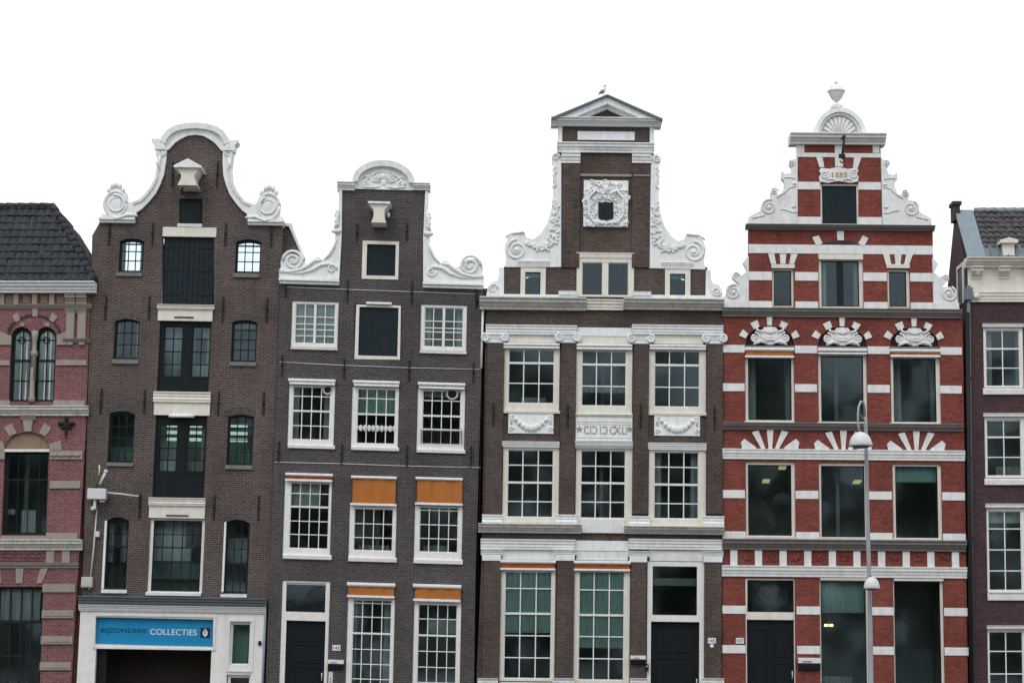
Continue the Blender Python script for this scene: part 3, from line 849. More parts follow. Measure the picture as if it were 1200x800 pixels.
H.anchors(Q, [(128.5, 258, 287), (179, 261, 287), (202.6, 190, 219), (255, 189, 219), (264.5, 261, 289), (318, 260, 289),
              (124, 346, 375), (175, 346, 375), (261.3, 348, 377), (313, 349, 377), (118.5, 455, 484), (169.5, 457, 484), (256, 458, 486), (309, 459, 486),
              (164, 578, 607), (251, 580, 609), (303, 580, 609)])
bh = []
for (x0, x1) in ((132, 180), (262, 312)):
    bh.append(H.poly(Q, [(x0, 314), (x1, 314), (x1, 225), (x0, 225)]))
zeave = H.L(215, 264)[1]
bh = []
for (ua, ub) in ((134, 176), (270, 312)):      # attic lights in the rear wall: daylight shows right through the loft
    xa, xb = max(H.L(ua, 300, 3.2)[0], H.L(97.5, 640)[0] + .26), H.L(ub, 300, 3.2)[0]; zl = H.L(215, 330, 3.2)[1]
    bh.append([(xa, zl), (xb, zl), (xb, zeave - .02), (xa, zeave - .02)])
H.hull(97.5, 318, 264, [367, 473, 592, 702], 3.2, bh, room_top=362)
zr = H.L(229, 215)[1]; xl, xr = H.L(97.5, 640)[0], H.L(318, 640)[0]; xm = (xl + xr) / 2
H.part(MB().prism([(xl - .02, zeave + .004), (xl - .02, zeave + .1), (xm, zr), (xr + .02, zeave + .1), (xr + .02, zeave + .004), (xm, zr - .14)], .35, 3.4), 'roof', 'dark_tile')

# shopfront
H.cornice('shop_cornice', Q, (91.5, 699.5, 312, 710), .42, 'lead', base=.55)
fas = H.rect(Q, (93, 710, 311, 725), -.1)
ox0, ox1 = H.L(92, 770)[0], H.L(309.5, 770)[0]; zt = H.L(200, 709.5)[1]
H.cornice('shop_frieze', Q, (92, 709.5, 311.5, 716.5), .25, 'white_stone', base=.55)
zt2 = H.L(200, 716)[1]
openings = [[H.L(112.3, 722.5), H.L(250.3, 725.5), H.L(249.8, 758), H.L(111.8, 754)][::1],
            [H.L(270, 728), H.L(293.5, 728.5), H.L(292.5, 779), H.L(269.3, 778.5)]]
dx0, dx1 = H.L(112, 780)[0], H.L(247.5, 780)[0]; zd = H.L(180, 760.5)[1]
sx0, sx1 = H.L(266, 790)[0], H.L(294, 790)[0]; zs_ = H.L(280, 790)[1]
outl = [(ox0, 0), (dx0, 0), (dx0, zd), (dx1, zd), (dx1, 0), (ox1, 0), (ox1, zt2), (ox0, zt2)]
sh = H.part(MB().prism(outl, -.08, .24, [openings[0], openings[1], [(sx0, .5), (sx1, .5), (sx1, zs_), (sx0, zs_)]]), 'shopfront', 'window_white')
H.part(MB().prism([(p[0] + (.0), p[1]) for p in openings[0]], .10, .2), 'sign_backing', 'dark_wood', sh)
def frame_line(t, r, w, name='moulding', y=-.115):
    x0, x1, a, b = H.rect(t, r, y)
    H.part(MB().prism([(x0, a), (x1, a), (x1, b), (x0, b)], y, -.078, [[(x0 + w, a + w), (x1 - w, a + w), (x1 - w, b - w), (x0 + w, b - w)]]), name, 'white_stone', sh)
frame_line(Q, (109.5, 720, 252.5, 760.5), .055); frame_line(Q, (266.5, 725.5, 297, 787), .06)
H.window(Q, (269.5, 728, 294, 779), (271.3, 730.3, 293, 778), 1, (), (), 'window_white', rec=.0, hole=False, curtain=[((272, 731, 292, 777), 'green_blind', .6)])
H.window(Q, (266, 790, 294, 850), (268, 792.5, 292, 848), 1, (), (), 'window_white', rec=.0, hole=False)
H.block('door_jamb', Q, (113.5, 760.5, 123.5, 852), .1, 'navy_paint', .3)
xa, xb = H.L(108, 780)[0], H.L(252, 780)[0]
H.part(MB().box(xa, xb, 1.6, 1.7, 0, zd + .3), 'doorway_shade', 'dark_wood')  # dark sheet behind the entrance, its colour stands for the shade inside
H.part(MB().tube([(H.L(310.5, 740)[0], -.1, .2), (H.L(310.5, 740)[0], -.1, H.L(311, 711)[1])], .035, 8), 'downpipe', 'zinc')
bx, bz = H.L(304.5, 753, -.1)
H.part(MB().ball((bx, -.12, bz), .06, .06, .08), 'doorbell', 'iron', sh)
HB = H
# ================================================================== dark neck-gable house
H = House('gabled_house', 'narrow dark purple brick house with white scrolled neck gable and small cream hoist beam', 440, .022, .012, -.08, 'brick_dark')
H.center(450, 216)
H.window(z5, (110, 46, 300, 234), (124, 56, 288, 218), 4, [108, 138, 160, 186], (), 'window_white', rec=.03, mulls=[205], bar=.03, cols=[164, 246], sill=(106, 232, 298, 242),
         curtain=[((120, 56, 290, 218), 'net_curtain', .2)])
H.window(z5, (636, 60, 824, 248), (650, 70, 810, 232), 4, [126, 154, 170, 200], (), 'window_white', rec=.03, mulls=[730], bar=.03, cols=[688, 772], sill=(632, 246, 824, 258))
H.cut(H.poly(z5, [(366, 280), (374, 58), (556, 62), (552, 283)]))
x0, x1, a, b = H.rect(z5, (366, 57, 557, 283), .03); i0, i1, ia, ib = H.rect(z5, (384, 70, 544, 268), .03)
w = H.part(MB().prism([(x0, a), (x1, a), (x1, b), (x0, b)], .0, .15, [[(i0, ia), (i1, ia), (i1, ib), (i0, ib)]]), 'window', 'cream_paint')
H.part(MB().box(i0 - .01, i1 + .01, .06, .1, ia - .01, ib + .01), 'shutter', 'blue_paint', w)
H.block('strip_lamp', z5, (414, 48, 518, 57), -.12, 'white_paint', .02)
x0, x1, a, b = H.rect(z4, (482, 474, 662, 662), .0); i0, i1, ia, ib = H.rect(z4, (504, 490, 646, 645), .0)
H.cut([(x0 + .01, a + .01), (x1 - .01, a + .01), (x1 - .01, b - .01), (x0 + .01, b - .01)])
w = H.part(MB().prism([(x0, a), (x1, a), (x1, b), (x0, b)], -.02, .15, [[(i0, ia), (i1, ia), (i1, ib), (i0, ib)]]), 'window', 'cream_paint')
H.part(MB().box(i0 - .01, i1 + .01, .07, .1, ia - .01, ib + .01), 'shutter', 'blue_paint', w)
# second floor
W5 = [((97, 386, 285, 640), (113, 392, 268, 610), [432, 552], [492]), ((355, 394, 546, 648), (376, 401, 534, 626), [441, 556], [505]), ((622, 402, 816, 658), (642, 408, 800, 628), [450, 570], [512])]
for i, (o, g, rw, rl) in enumerate(W5):
    cur = [((g[0], g[1], g[2], rl[0] - 4), 'green_blind', .5)] if i == 1 else []
    if i == 1: cur.append(((g[0], 570, g[2], g[3]), 'black_cloth', .13))
    w = H.window(z5, o, g, 4, rw, rl, rec=.02, sill=(o[0] - 2, o[3] - 12, o[2] + 2, o[3] + 4), curtain=cur, bar=.03)
    if i != 1:
        vx, vy = ((257, 405), (765, 422))[i // 2]
        cx, cz = H.L(*z5(vx, vy), .0); rr = .14 if i == 0 else .17
        mb = MB().tube([(cx + rr*math.cos(t_), .035, cz + rr*math.sin(t_)) for t_ in [math.pi*2*k/20 for k in range(21)]], .035, 6, False)
        vt = H.part(mb, 'vent', 'box_cream', w); H.part(MB().tube([(cx, .03, cz), (cx, .05, cz)], rr * .9, 16), 'vent_grille', 'iron', vt)
    if i == 1:
        mb = MB(); xa, xb, za_, zb_ = H.rect(z5, (366, 555, 538, 570), .04)
        mb.box(xa, xb, .035, .05, zb_ - .04, zb_)
        for k in range(10):
            xx = xa + (xb - xa) * (k + .5) / 10; mb.ball((xx, .04, zb_ - .06), (xb - xa) / 20, .015, .11, 8, 5)
        H.part(mb, 'lace_valance', 'net_curtain', w)
    if i == 2:
        mb = MB(); xa, xb, za_, zb_ = H.rect(z5, (638, 564, 804, 626), -.04)
        mb.box(xa, xb, -.06, -.03, zb_ - .05, zb_)
        for k in range(17):
            xx = xa + (xb - xa) * k / 16; mb.box(xx - .01, xx + .01, -.055, -.035, za_, zb_ - .03)
        rg = H.part(mb, 'window_guard', 'iron', w)
        H.part(MB().box(xa, xb, -.075, -.055, zb_ - .045, zb_ - .01), 'guard_rail', 'white_paint', rg)
for b_ in ((97, 361, 289, 383), (360, 368, 550, 390), (625, 376, 818, 400)):
    a_ = H.awning(z5, (b_[0], b_[1], b_[2], b_[1] + 13), None, (b_[0] + 4, b_[3] - 7, b_[2] - 2, b_[3] + 2))
# first floor
W6 = [((75, 10, 260, 308), (98, 18, 252, 276), [60, 168, 220], [112]), ((330, 108, 514, 318), (348, 118, 502, 284), [178, 232], [112]), ((585, 108, 772, 326), (604, 112, 757, 290), [126, 182, 236], [118])]
for i, (o, g, rw, rl) in enumerate(W6):
    H.window(z6, o, g, 4, rw, rl if i == 0 else (), rec=.02, sill=(o[0] - 3, o[3] - 12, o[2] + 2, o[3] + 8), bar=.028,
             curtain=[((g[0], g[1], g[0] + 115, 108), 'net_curtain', .3)] if i == 0 else ())
H.awning(z5, (85, 745, 278, 757), (90, 757, 274, 770), (84, 770, 276, 779), 'rust_cloth')
H.awning(z6, (338, -8, 516, 3), (344, 3, 512, 100), (334, 99, 516, 108))
H.awning(z6, (590, -3, 774, 8), (596, 8, 772, 98), (588, 97, 774, 106))
# ground floor
H.window(z6, (320, 468, 505, 880), (340, 474, 493, 870), 4, [488, 542, 668, 726, 784], [606], rec=.02, bar=.028)
H.window(z6, (580, 482, 765, 890), (596, 492, 750, 880), 4, [550, 676, 738, 798], [614], rec=.02, bar=.028,
         curtain=[((636, 556, 750, 606), 'curtain', .7)])
H.awning(z6, (322, 408, 510, 423), (328, 423, 506, 459), (322, 458, 508, 467))
H.awning(z6, (580, 414, 768, 429), (588, 429, 766, 473), (580, 472, 766, 482))
# door case
x0, x1, a, b = H.rect(z6, (62, 400, 250, 880), .03)
H.cut([(x0 + .004, .0 + .35), (x1 - .004, .35), (x1 - .004, b - .004), (x0 + .004, b - .004)])
i0, i1, ia, ib = H.rect(z6, (84, 408, 238, 522), .03); d0, d1, da, db = H.rect(z6, (80, 556, 234, 880), .03)
w = H.part(MB().prism([(x0, .3), (d0, .3), (d0, db), (d1, db), (d1, .3), (x1, .3), (x1, b), (x0, b)], .03, .2, [[(i0, ia), (i1, ia), (i1, ib), (i0, ib)]]), 'door_frame', 'window_white')
H.part(MB().box(i0, i1, .1, .11, ia, ib), 'fanlight', 'glass', w)
x_, z_ = H.L(*z6(212, 452)); 
mb = MB()
for k in range(7):
    an = -.5 + k * .25; mb.tube([(i0 + .55, .3, ia + .45), (i0 + .55 + .75*math.cos(an), .3, ia + .45 + .55*math.sin(an))], .012, 5)
H.part(mb, 'fan_tracery', 'dark_wood', w)
H.part(MB().box(i0, i1, .085, .15, ib - .06, ib), 'transom_bar', 'window_white', w)
H.door(z6, (80, 558, 235, 880), .14, 'navy_paint', ((.1,.9,.76,.94), (.1,.9,.50,.72), (.1,.9,.08,.45)), (224, 775))
H.wall(Q, [(310, 850), (315, 690), (328.5, 335), (328, 330), (398, 331), (400, 226), (399, 216), (420, 214), (425, 202), (438, 195), (450, 193), (463, 195), (476, 203), (481, 215), (500, 218), (498, 334), (566, 337), (566.5, 350), (557, 680), (555, 850)])
H.hull(322, 557, 338, [427, 545, 664], 7, (), 306)
# neck-gable scrolls
scr = [(35, 735), (35, 680), (45, 670), (44, 630), (60, 600), (95, 585), (135, 590), (165, 610), (180, 635), (205, 640), (225, 632), (240, 612), (270, 604), (287, 620), (310, 605), (340, 560), (362, 505), (365, 470), (357, 445), (373, 430), (369, 390), (375, 340), (385, 320), (385, 240), (388, 206), (405, 206), (402, 480), (388, 735)]
for mir in (False, True):
    p = H.poly(g2, scr, -.08); p = H.mirror(p) if mir else p
    sc = H.part(MB().prism(p, -.08, .3), 'gable_scroll', 'white_paint', None, .012)
    f = -1 if mir else 1
    mx_ = (lambda x: 2 * H.xc - x) if mir else (lambda x: x)
    mb = MB(); cx, cz = H.L(*g2(120, 630)); mb.spiral(mx_(cx), cz, .36, 2.1, -.11, .05, -f if not mir else 1, math.pi * (0 if mir else 1))
    def path(pts, rs):
        q = [H.L(*g2(*pp), -.1) for pp in pts]; mb.tube([(mx_(x), -.10, z) for x, z in q], rs, 7)
    path([(50, 690), (100, 690), (160, 680), (205, 655), (240, 628), (285, 625)], [.03, .06, .075, .07, .06, .02])
    path([(90, 700), (170, 697), (230, 680), (280, 650), (330, 645), (352, 660)], [.02, .05, .06, .06, .06, .03])
    path([(372, 500), (355, 545), (330, 590), (300, 622)], [.03, .05, .05, .02])
    path([(366, 440), (376, 400), (378, 360), (386, 330)], [.07, .05, .08, .03])
    cx, cz = H.L(*g2(345, 678)); mb.spiral(mx_(cx), cz, .16, 1.4, -.1, .045, f)
    cx, cz = H.L(*g2(52, 688)); mb.ball((mx_(cx), -.09, cz), .09, .06, .09)
    for k in range(5):
        cx, cz = H.L(*g2(378 - (k % 2) * 6, 345 + k * 18)); mb.ball((mx_(cx), -.1, cz), .07, .06, .075, 8, 5)
    cx, cz = H.L(*g2(372, 458)); mb.ball((mx_(cx), -.1, cz), .17, .1, .09)
    H.part(mb, 'scroll_relief', 'white_paint', sc)
    for k, rr in enumerate(((33, 735, 390, 750), (37, 750, 388, 766))):
        pe = H.rect(g2, rr, -.1); px0, px1 = (2*H.xc - pe[1], 2*H.xc - pe[0]) if mir else pe[:2]
        H.part(MB().box(px0, px1, -.2 + .07 * k, .34, pe[2], pe[3]), 'pedestal', 'white_paint', None, .015)
# top cornice with segmental pediment
def arcz(cxz, rx, rz, n=22, a0=0, a1=math.pi): return [(cxz[0] + rx * math.cos(a0 + (a1-a0)*i/n), cxz[1] + rz * math.sin(a0 + (a1-a0)*i/n)) for i in range(n+1)]
c0 = H.L(449.7, 215)
rx = (H.L(485, 215)[0] - H.L(414.6, 215)[0]) / 2; rz = H.L(449.7, 191)[1] - c0[1]
zb_ = H.L(449.7, 222.5)[1]
H.part(MB().prism([(c0[0] - rx, zb_), (c0[0] + rx, zb_)] + arcz(c0, rx, rz), -.06, .32), 'pediment', 'white_paint')
H.part(MB().prism(arcz(c0, rx + .04, rz + .05) + arcz(c0, rx - .15, rz - .15)[::-1], -.22, .36), 'pediment_coping', 'white_stone')
H.part(MB().prism(arcz((c0[0], zb_ + .05), rx - .3, rz - .1) + arcz((c0[0], zb_ + .05), rx - .36, rz - .16)[::-1], -.09, .0), 'pediment_moulding', 'white_paint')
mb = MB()
for k in range(9):
    a = math.pi * (.1 + .1 * k); mb.tube([(c0[0] + .12*math.cos(a), -.065, c0[1] - .02 + .1*math.sin(a)), (c0[0] + .3*math.cos(a), -.085, c0[1] - .02 + .24*math.sin(a)), (c0[0] + .40*math.cos(a), -.065, c0[1] - .02 + .34*math.sin(a))], [.02, .04, .045], 6)
for f in (-1, 1):
    mb.spiral(c0[0] + f*.58, c0[1] - .05, .13, 1.6, -.075, .032, f); mb.spiral(c0[0] + f*.36, c0[1] + .30, .09, 1.4, -.075, .025, -f)
    mb.tube([(c0[0] + f*.1, -.07, c0[1] - .12), (c0[0] + f*.4, -.08, c0[1] - .16), (c0[0] + f*.74, -.07, c0[1] - .12)], [.02, .04, .02], 6)
    mb.tube([(c0[0] + f*.45, -.07, c0[1] + .1), (c0[0] + f*.55, -.085, c0[1] + .22), (c0[0] + f*.72, -.07, c0[1] + .12)], [.02, .035, .015], 6)
mb.ball((c0[0], -.06, c0[1] + .02), .10, .05, .12)
H.part(mb, 'pediment_relief', 'white_paint')
for (ua, ub) in ((395, 415.5), (484, 504)):
    H.cornice('gable_cornice', Q, (ua, 213 if ua < 450 else 214.5, ub, 222), .26, 'white_paint', .36, .35)
# hoist beam
x0, x1, a, b = H.rect(z4, (536, 318, 598, 384), -.5)
xc_ = (x0 + x1) / 2; yf_ = -.8; mb = MB(); vs, fs = [], []
prof = [(.245, a - .05), (.18, a + .12), (.17, (a+b)/2), (.18, b - .05), (.29, b + .06), (.30, b + .12)]
for (w_, z_) in prof: vs += [(xc_ - w_, yf_, z_), (xc_ + w_, yf_, z_), (xc_ + w_, .04, z_), (xc_ - w_, .04, z_)]
for i in range(len(prof) - 1):
    for j in range(4): fs.append((i*4+j, i*4+(j+1) % 4, (i+1)*4+(j+1) % 4, (i+1)*4+j))
fs += [(0, 1, 2, 3), tuple(len(vs) - 4 + j for j in range(4))]
mb.add(vs, fs); hb_ = H.part(mb, 'hoist_beam', 'cream_paint')
H.part(MB().box(xc_ - .36, xc_ + .36, yf_ - .08, .04, b + .123, b + .19), 'beam_hood', 'white_paint', hb_)
H.part(MB().ball((xc_ + .29, -.35, (a+b)/2 + .08), .05, .1, .09), 'pulley', 'white_paint', hb_)
H.anchors(z4, [(456, 390, 475), (703, 385, 470), (105, 675, 750), (410, 668, 775), (727, 675, 785), (1045, 705, 800)])
H.anchors(z5, [(72, 265, 348), (325, 278, 362), (590, 285, 370), (852, 295, 375), (58, 615, 700), (315, 622, 708), (580, 632, 718), (842, 635, 720), (16, 255, 335) if False else (865, 20, 60)])
for pts in ([(60, 292), (325, 306), (590, 316), (880, 322)], [(40, 700), (320, 706), (590, 716), (880, 722)]):
    q = [H.L(*z5(*p_), -.02) for p_ in pts]
    H.part(MB().tube([(x, -.015, z) for x, z in q], .010, 5), 'facade_cable', 'white_stone')
q = [H.L(*z4(*p_), -.02) for p_ in [(100, 700), (400, 712), (1040, 735)]]
H.part(MB().tube([(x, -.015, z) for x, z in q], .010, 5), 'facade_cable', 'white_stone')
HD = H

# ================================================================== umber house with triangular pediment
H = House('gabled_house', 'brown brick house with triangular pediment, carved coat of arms and large white windows', 705, .006, .011, 0.0, 'brick_umber')
H.center(710, 215)
U = dict(rec=.0, bar=.036, rail=.07, depth=.15)
for i, (o, g, rw, rl) in enumerate((((130, 226, 352, 478), (152, 230, 332, 442), [363], [284]), ((415, 232, 636, 490), (438, 236, 613, 452), [374], [290]), ((700, 232, 924, 486), (722, 236, 900, 456), [378], [292]))):
    cur = [((g[0], 370, g[2], 400), 'curtain', .8)] if i == 1 else ()
    H.window(z8, o, g, 3, rw, rl, 'cream_paint', 'window_white', sill=(o[0] - 2, o[3] - 10, o[2] + 2, o[3] + 2), curtain=cur, **U)
    H.awning(z8, (o[0] + 4, (206, 210, 212)[i], o[2], (217, 221, 223)[i]), None, (o[0] + 4, (219, 223, 224)[i], o[2], (227, 232, 232)[i]))
for i, (o, g, rw, rl) in enumerate((((130, 612, 350, 912), (148, 622, 328, 886), [682, 824], [750]), ((415, 616, 636, 920), (434, 624, 610, 890), [686, 826], [752]), ((700, 622, 924, 926), (720, 630, 896, 892), [690, 832], [758]))):
    H.window(z8, o, g, 3, rw, rl, 'cream_paint', 'window_white', sill=(o[0], o[3] - 12, o[2], o[3]), **U)
    H.cornice('window_cornice', z8, (o[0] - 2, (590, 604, 596)[i], o[2] + 2, o[1]), .16, 'white_paint', base=.5)
for i, (o, g, rw, rl) in enumerate((((118, 356, 334, 792), (136, 364, 321, 782), [430, 614, 700], [528]), ((406, 358, 626, 800), (426, 364, 605, 788), [436, 618, 704], [534]))):
    cur = [((g[0], g[1], g[2], 602 + 60 * i), 'green_blind', .14)]
    H.window(z9, o, g, 3, rw, rl, 'cream_paint', 'window_white', curtain=cur, **U)
    H.awning(z9, (o[0] + 2, 319 + 3 * i, o[2] + 4, 332 + 3 * i), (o[0] + 6, 332 + 3 * i, o[2], 352 + 3 * i), (o[0] + 2, 351 + 3 * i, o[2] + 2, 359 + 3 * i), 'rust_cloth')
# door case
x0, x1, a, b = H.rect(z9, (694, 326, 916, 880), .02)
H.cut([(x0 + .004, .35), (x1 - .004, .35), (x1 - .004, b - .004), (x0 + .004, b - .004)])
i0, i1, ia, ib = H.rect(z9, (715, 344, 889, 534), .02); d0, d1, da, db = H.rect(z9, (708, 560, 898, 880), .02)
w = H.part(MB().prism([(x0, .3), (d0, .3), (d0, db), (d1, db), (d1, .3), (x1, .3), (x1, b), (x0, b)], -.01, .2, [[(i0, ia), (i1, ia), (i1, ib), (i0, ib)]]), 'door_frame', 'window_white')
H.part(MB().box(i0, i1, .09, .10, ia, ib), 'fanlight', 'glass', w)
H.door(z9, (708, 560, 898, 880), .14, 'navy_paint', ((.1,.9,.62,.93), (.1,.9,.08,.56)), (887, 798))
# gable-stage windows
for (o, g, hd) in (((178, 663, 265, 766), (194, 678, 247, 758), (168, 640, 278, 656)), ((680, 667, 768, 768), (697, 684, 750, 760), (667, 645, 778, 661))):
    H.window(z7, o, g, 1, (), (), 'cream_paint', 'black_frame', rec=-.02, curtain=[((g[0], g[1], g[2], g[1] + 18), 'green_blind', .2)])
    H.cornice('window_cornice', z7, hd, .12, 'white_paint', base=.5)
w = H.window(z7, (373, 628, 572, 764), (390, 644, 554, 760), 1, (), (), 'cream_paint', 'cream_paint', rec=-.02, mulls=[472], rail=.15)
H.cornice('window_cornice', z7, (371, 611, 573, 629), .08, 'cream_paint', base=.6)
wl_ = H.poly(Q, [(556, 850), (565, 640), (569, 380), (570, 362), (590, 352), (590.5, 312), (657, 312), (657, 150), (763, 150), (763, 312), (829, 313), (829, 353), (849, 362), (848.5, 500), (846, 850)])
H.part(MB().prism(wl_, 0, .32, H.holes), 'wall', 'brick_umber')
H.hull(567, 845, 345, [502, 628, 680], 7, (), 285)
# gable head
H.slab('tympanum', z7, [(320, 146), (476, 80), (630, 146)], .0, 'brick_umber', .3)
H.cornice('pediment_cornice', z7, (284, 143, 668, 167), .42, 'white_paint', .33, .4)
for mir in (False, True):
    rk = H.poly(z7, [(284, 146), (476, 64), (476, 94), (352, 146)], -.36)
    rk = [(H.xc, z) if 0 < i < 3 else (x, z) for i, (x, z) in enumerate(rk)]; rk = H.mirror(rk) if mir else rk
    H.part(MB().prism(rk, -.36, .36), 'raking_cornice', 'white_paint', None, .02)
    r2 = H.poly(z7, [(285, 146), (286, 140), (476, 60), (476, 67), (296, 146)], -.46); r2 = [(H.xc, z) if i in (2, 3) else (x, z) for i, (x, z) in enumerate(r2)]; r2 = H.mirror(r2) if mir else r2
    H.part(MB().prism(r2, -.46, .40), 'raking_coping', 'lead', None, .01)
    r3 = H.poly(z7, [(352, 147), (476, 94), (476, 110), (392, 147)], -.2); r3 = [(H.xc, z) if i in (1, 2) else (x, z) for i, (x, z) in enumerate(r3)]; r3 = H.mirror(r3) if mir else r3
    H.part(MB().prism(r3, -.16, .1), 'raking_moulding', 'white_stone')
H.block('frieze_panel', z7, (376, 190, 575, 220), -.05, 'white_paint')
for r_ in ((308, 168, 323, 230), (627, 168, 642, 230)): H.block('corner_strip', z7, r_, -.06, 'white_paint', .33)
H.cornice('entablature', z7, (305, 229, 643, 261), .26, 'white_paint', .35, .4)
for r_ in ((320, 261, 386, 298), (566, 261, 632, 298)): H.cornice('capital', z7, r_, .22, 'white_paint', .1, .45)
for r_ in ((322, 298, 384, 662), (566, 298, 628, 662)): H.block('pilaster', z7, r_, -.07, 'brick_umber')
H.block('ledge', z7, (386, 338, 564, 346), -.07, 'tan_stone'); H.block('ledge', z7, (570, 340, 628, 345), -.10, 'tan_stone')
# coat of arms
ca = H.block('coat_of_arms', z7, (397, 360, 552, 521), -.10, 'white_paint')
shd = [(226, 385), (262, 398), (318, 388), (372, 398), (412, 388), (414, 590), (385, 606), (340, 612), (320, 628), (300, 612), (250, 606), (226, 590)]
ga = T(680, 200, 10.66)
p = H.poly(ga, shd, -.13); H.part(MB().prism(p, -.135, -.09), 'shield', 'blue_paint', ca)
mb = MB(); random.seed(11); x0, x1, a, b = H.rect(z7, (402, 366, 547, 516), -.1); xm = (x0 + x1) / 2; zs0 = H.L(*ga(320, 505))[1]
for k in range(330):
    x, z = random.uniform(x0, x1), random.uniform(a, b)
    if abs(x - xm) < .35 and -.44 < z - zs0 < .40: continue
    if abs(x - xm) > .5 and z > b - .25 : continue
    q = random.random()
    if q < .45: mb.ball((x, -.10, z), random.uniform(.025, .065), random.uniform(.05, .12), random.uniform(.025, .065), 7, 5)
    else: mb.spiral(x, z, random.uniform(.06, .11), 1.2, -.125, random.uniform(.022, .036), random.choice((-1, 1)), random.random() * 6, n=12)
mb.ball((xm, -.10, b - .22), .11, .10, .15); mb.ball((xm, -.10, b - .05), .20, .06, .05)
for f in (-1, 1):
    mb.tube([(xm + f*.12, -.14, b - .42), (xm + f*.35, -.17, b - .30), (xm + f*.58, -.16, b - .55), (xm + f*.55, -.15, b - .8), (xm + f*.58, -.15, b - 1.1), (xm + f*.4, -.14, a + .10), (xm, -.13, a + .06)], [.03, .05, .045, .06, .04, .05, .03], 7)
H.part(mb, 'arms_relief', 'white_paint', ca)
# side scrolls with hanging garlands
scr = [(132, 602), (140, 560), (132, 500), (145, 460), (175, 437), (232, 430), (240, 455), (270, 465), (305, 440), (340, 390), (362, 320), (370, 250), (372, 100), (365, 75), (365, 50), (380, 38), (400, 42), (412, 60), (412, 602)]
low = [(40, 745), (50, 700), (65, 675), (95, 668), (105, 640), (103, 606), (118, 602), (129, 606), (129, 735), (129, 745)]
for mir in (False, True):
    mx_ = (lambda x: 2 * H.xc - x) if mir else (lambda x: x)
    f = -1 if mir else 1
    p = H.poly(g3, scr, -.05); p = H.mirror(p) if mir else p
    sc = H.part(MB().prism(p, -.05, .28), 'gable_scroll', 'white_paint', None, .012)
    mb = MB(); cx, cz = H.L(*g3(192, 518)); mb.spiral(mx_(cx), cz, .36, 2.0, -.07, .04, f, math.pi * .5); mb.ball((mx_(cx), -.06, cz), .09, .07, .09)
    cx, cz = H.L(*g3(384, 62)); mb.spiral(mx_(cx), cz, .13, 1.5, -.08, .035, f)
    cx, cz = H.L(*g3(190, 440)); mb.tube([(mx_(cx - .35), -.06, cz - .12), (mx_(cx - .15), -.07, cz + .02), (mx_(cx + .25), -.07, cz + .06)], .035, 6)
    random.seed(21)
    line = [(240, 480), (265, 500), (295, 508), (330, 505), (355, 490), (375, 455), (380, 410), (382, 360), (385, 310), (386, 265)]
    wd = [.05, .09, .13, .16, .17, .17, .15, .12, .08, .04]
    for k in range(len(line) - 1):
        for j in range(11):
            t_ = random.random(); u_, v_ = line[k][0] + (line[k+1][0] - line[k][0]) * t_, line[k][1] + (line[k+1][1] - line[k][1]) * t_
            w_ = wd[k] * .8; x, z = H.L(*g3(u_, v_)); mb.ball((mx_(x + random.uniform(-w_, w_)), -.07, z + random.uniform(-w_, w_)), .055, .05, .055, 6, 4)
    H.part(mb, 'garland', 'white_paint', sc); mb = MB()
    for k in range(16):
        x, z = H.L(*g3(378 + random.uniform(-5, 5), 110 + k * 6.5)); mb.ball((mx_(x), -.06, z), .05, .05, .05, 6, 4)
    H.part(mb, 'garland', 'white_paint', sc)
    p = H.poly(g3, low, -.03); p = H.mirror(p) if mir else p
    l_ = H.part(MB().prism(p, -.03, .28), 'corner_scroll', 'white_paint', None, .01)
    mb = MB(); cx, cz = H.L(*g3(76, 708)); mb.spiral(mx_(cx), cz, .16, 1.7, -.05, .035, f)
    H.part(mb, 'scroll_relief', 'white_paint', l_)
H.block('gable_plinth', z7, (100, 756, 376, 771), -.04, 'white_paint'); H.block('gable_plinth', z7, (572, 758, 850, 773), -.04, 'white_paint')
for r_ in ((310, 744, 376, 757), (568, 746, 632, 759)): H.cornice('pilaster_base', z7, r_, .12, 'white_paint', base=.75)
# main cornice
H.cornice('main_cornice', z8, (40, 28, 456, 72), .5, 'moss_stone', .05, .35); H.cornice('main_cornice', z8, (602, 34, 995, 72), .5, 'moss_stone', .05, .35)
H.cornice('cornice_recess', z8, (457, 36, 601, 76), .2, 'cream_paint', .04, .5)
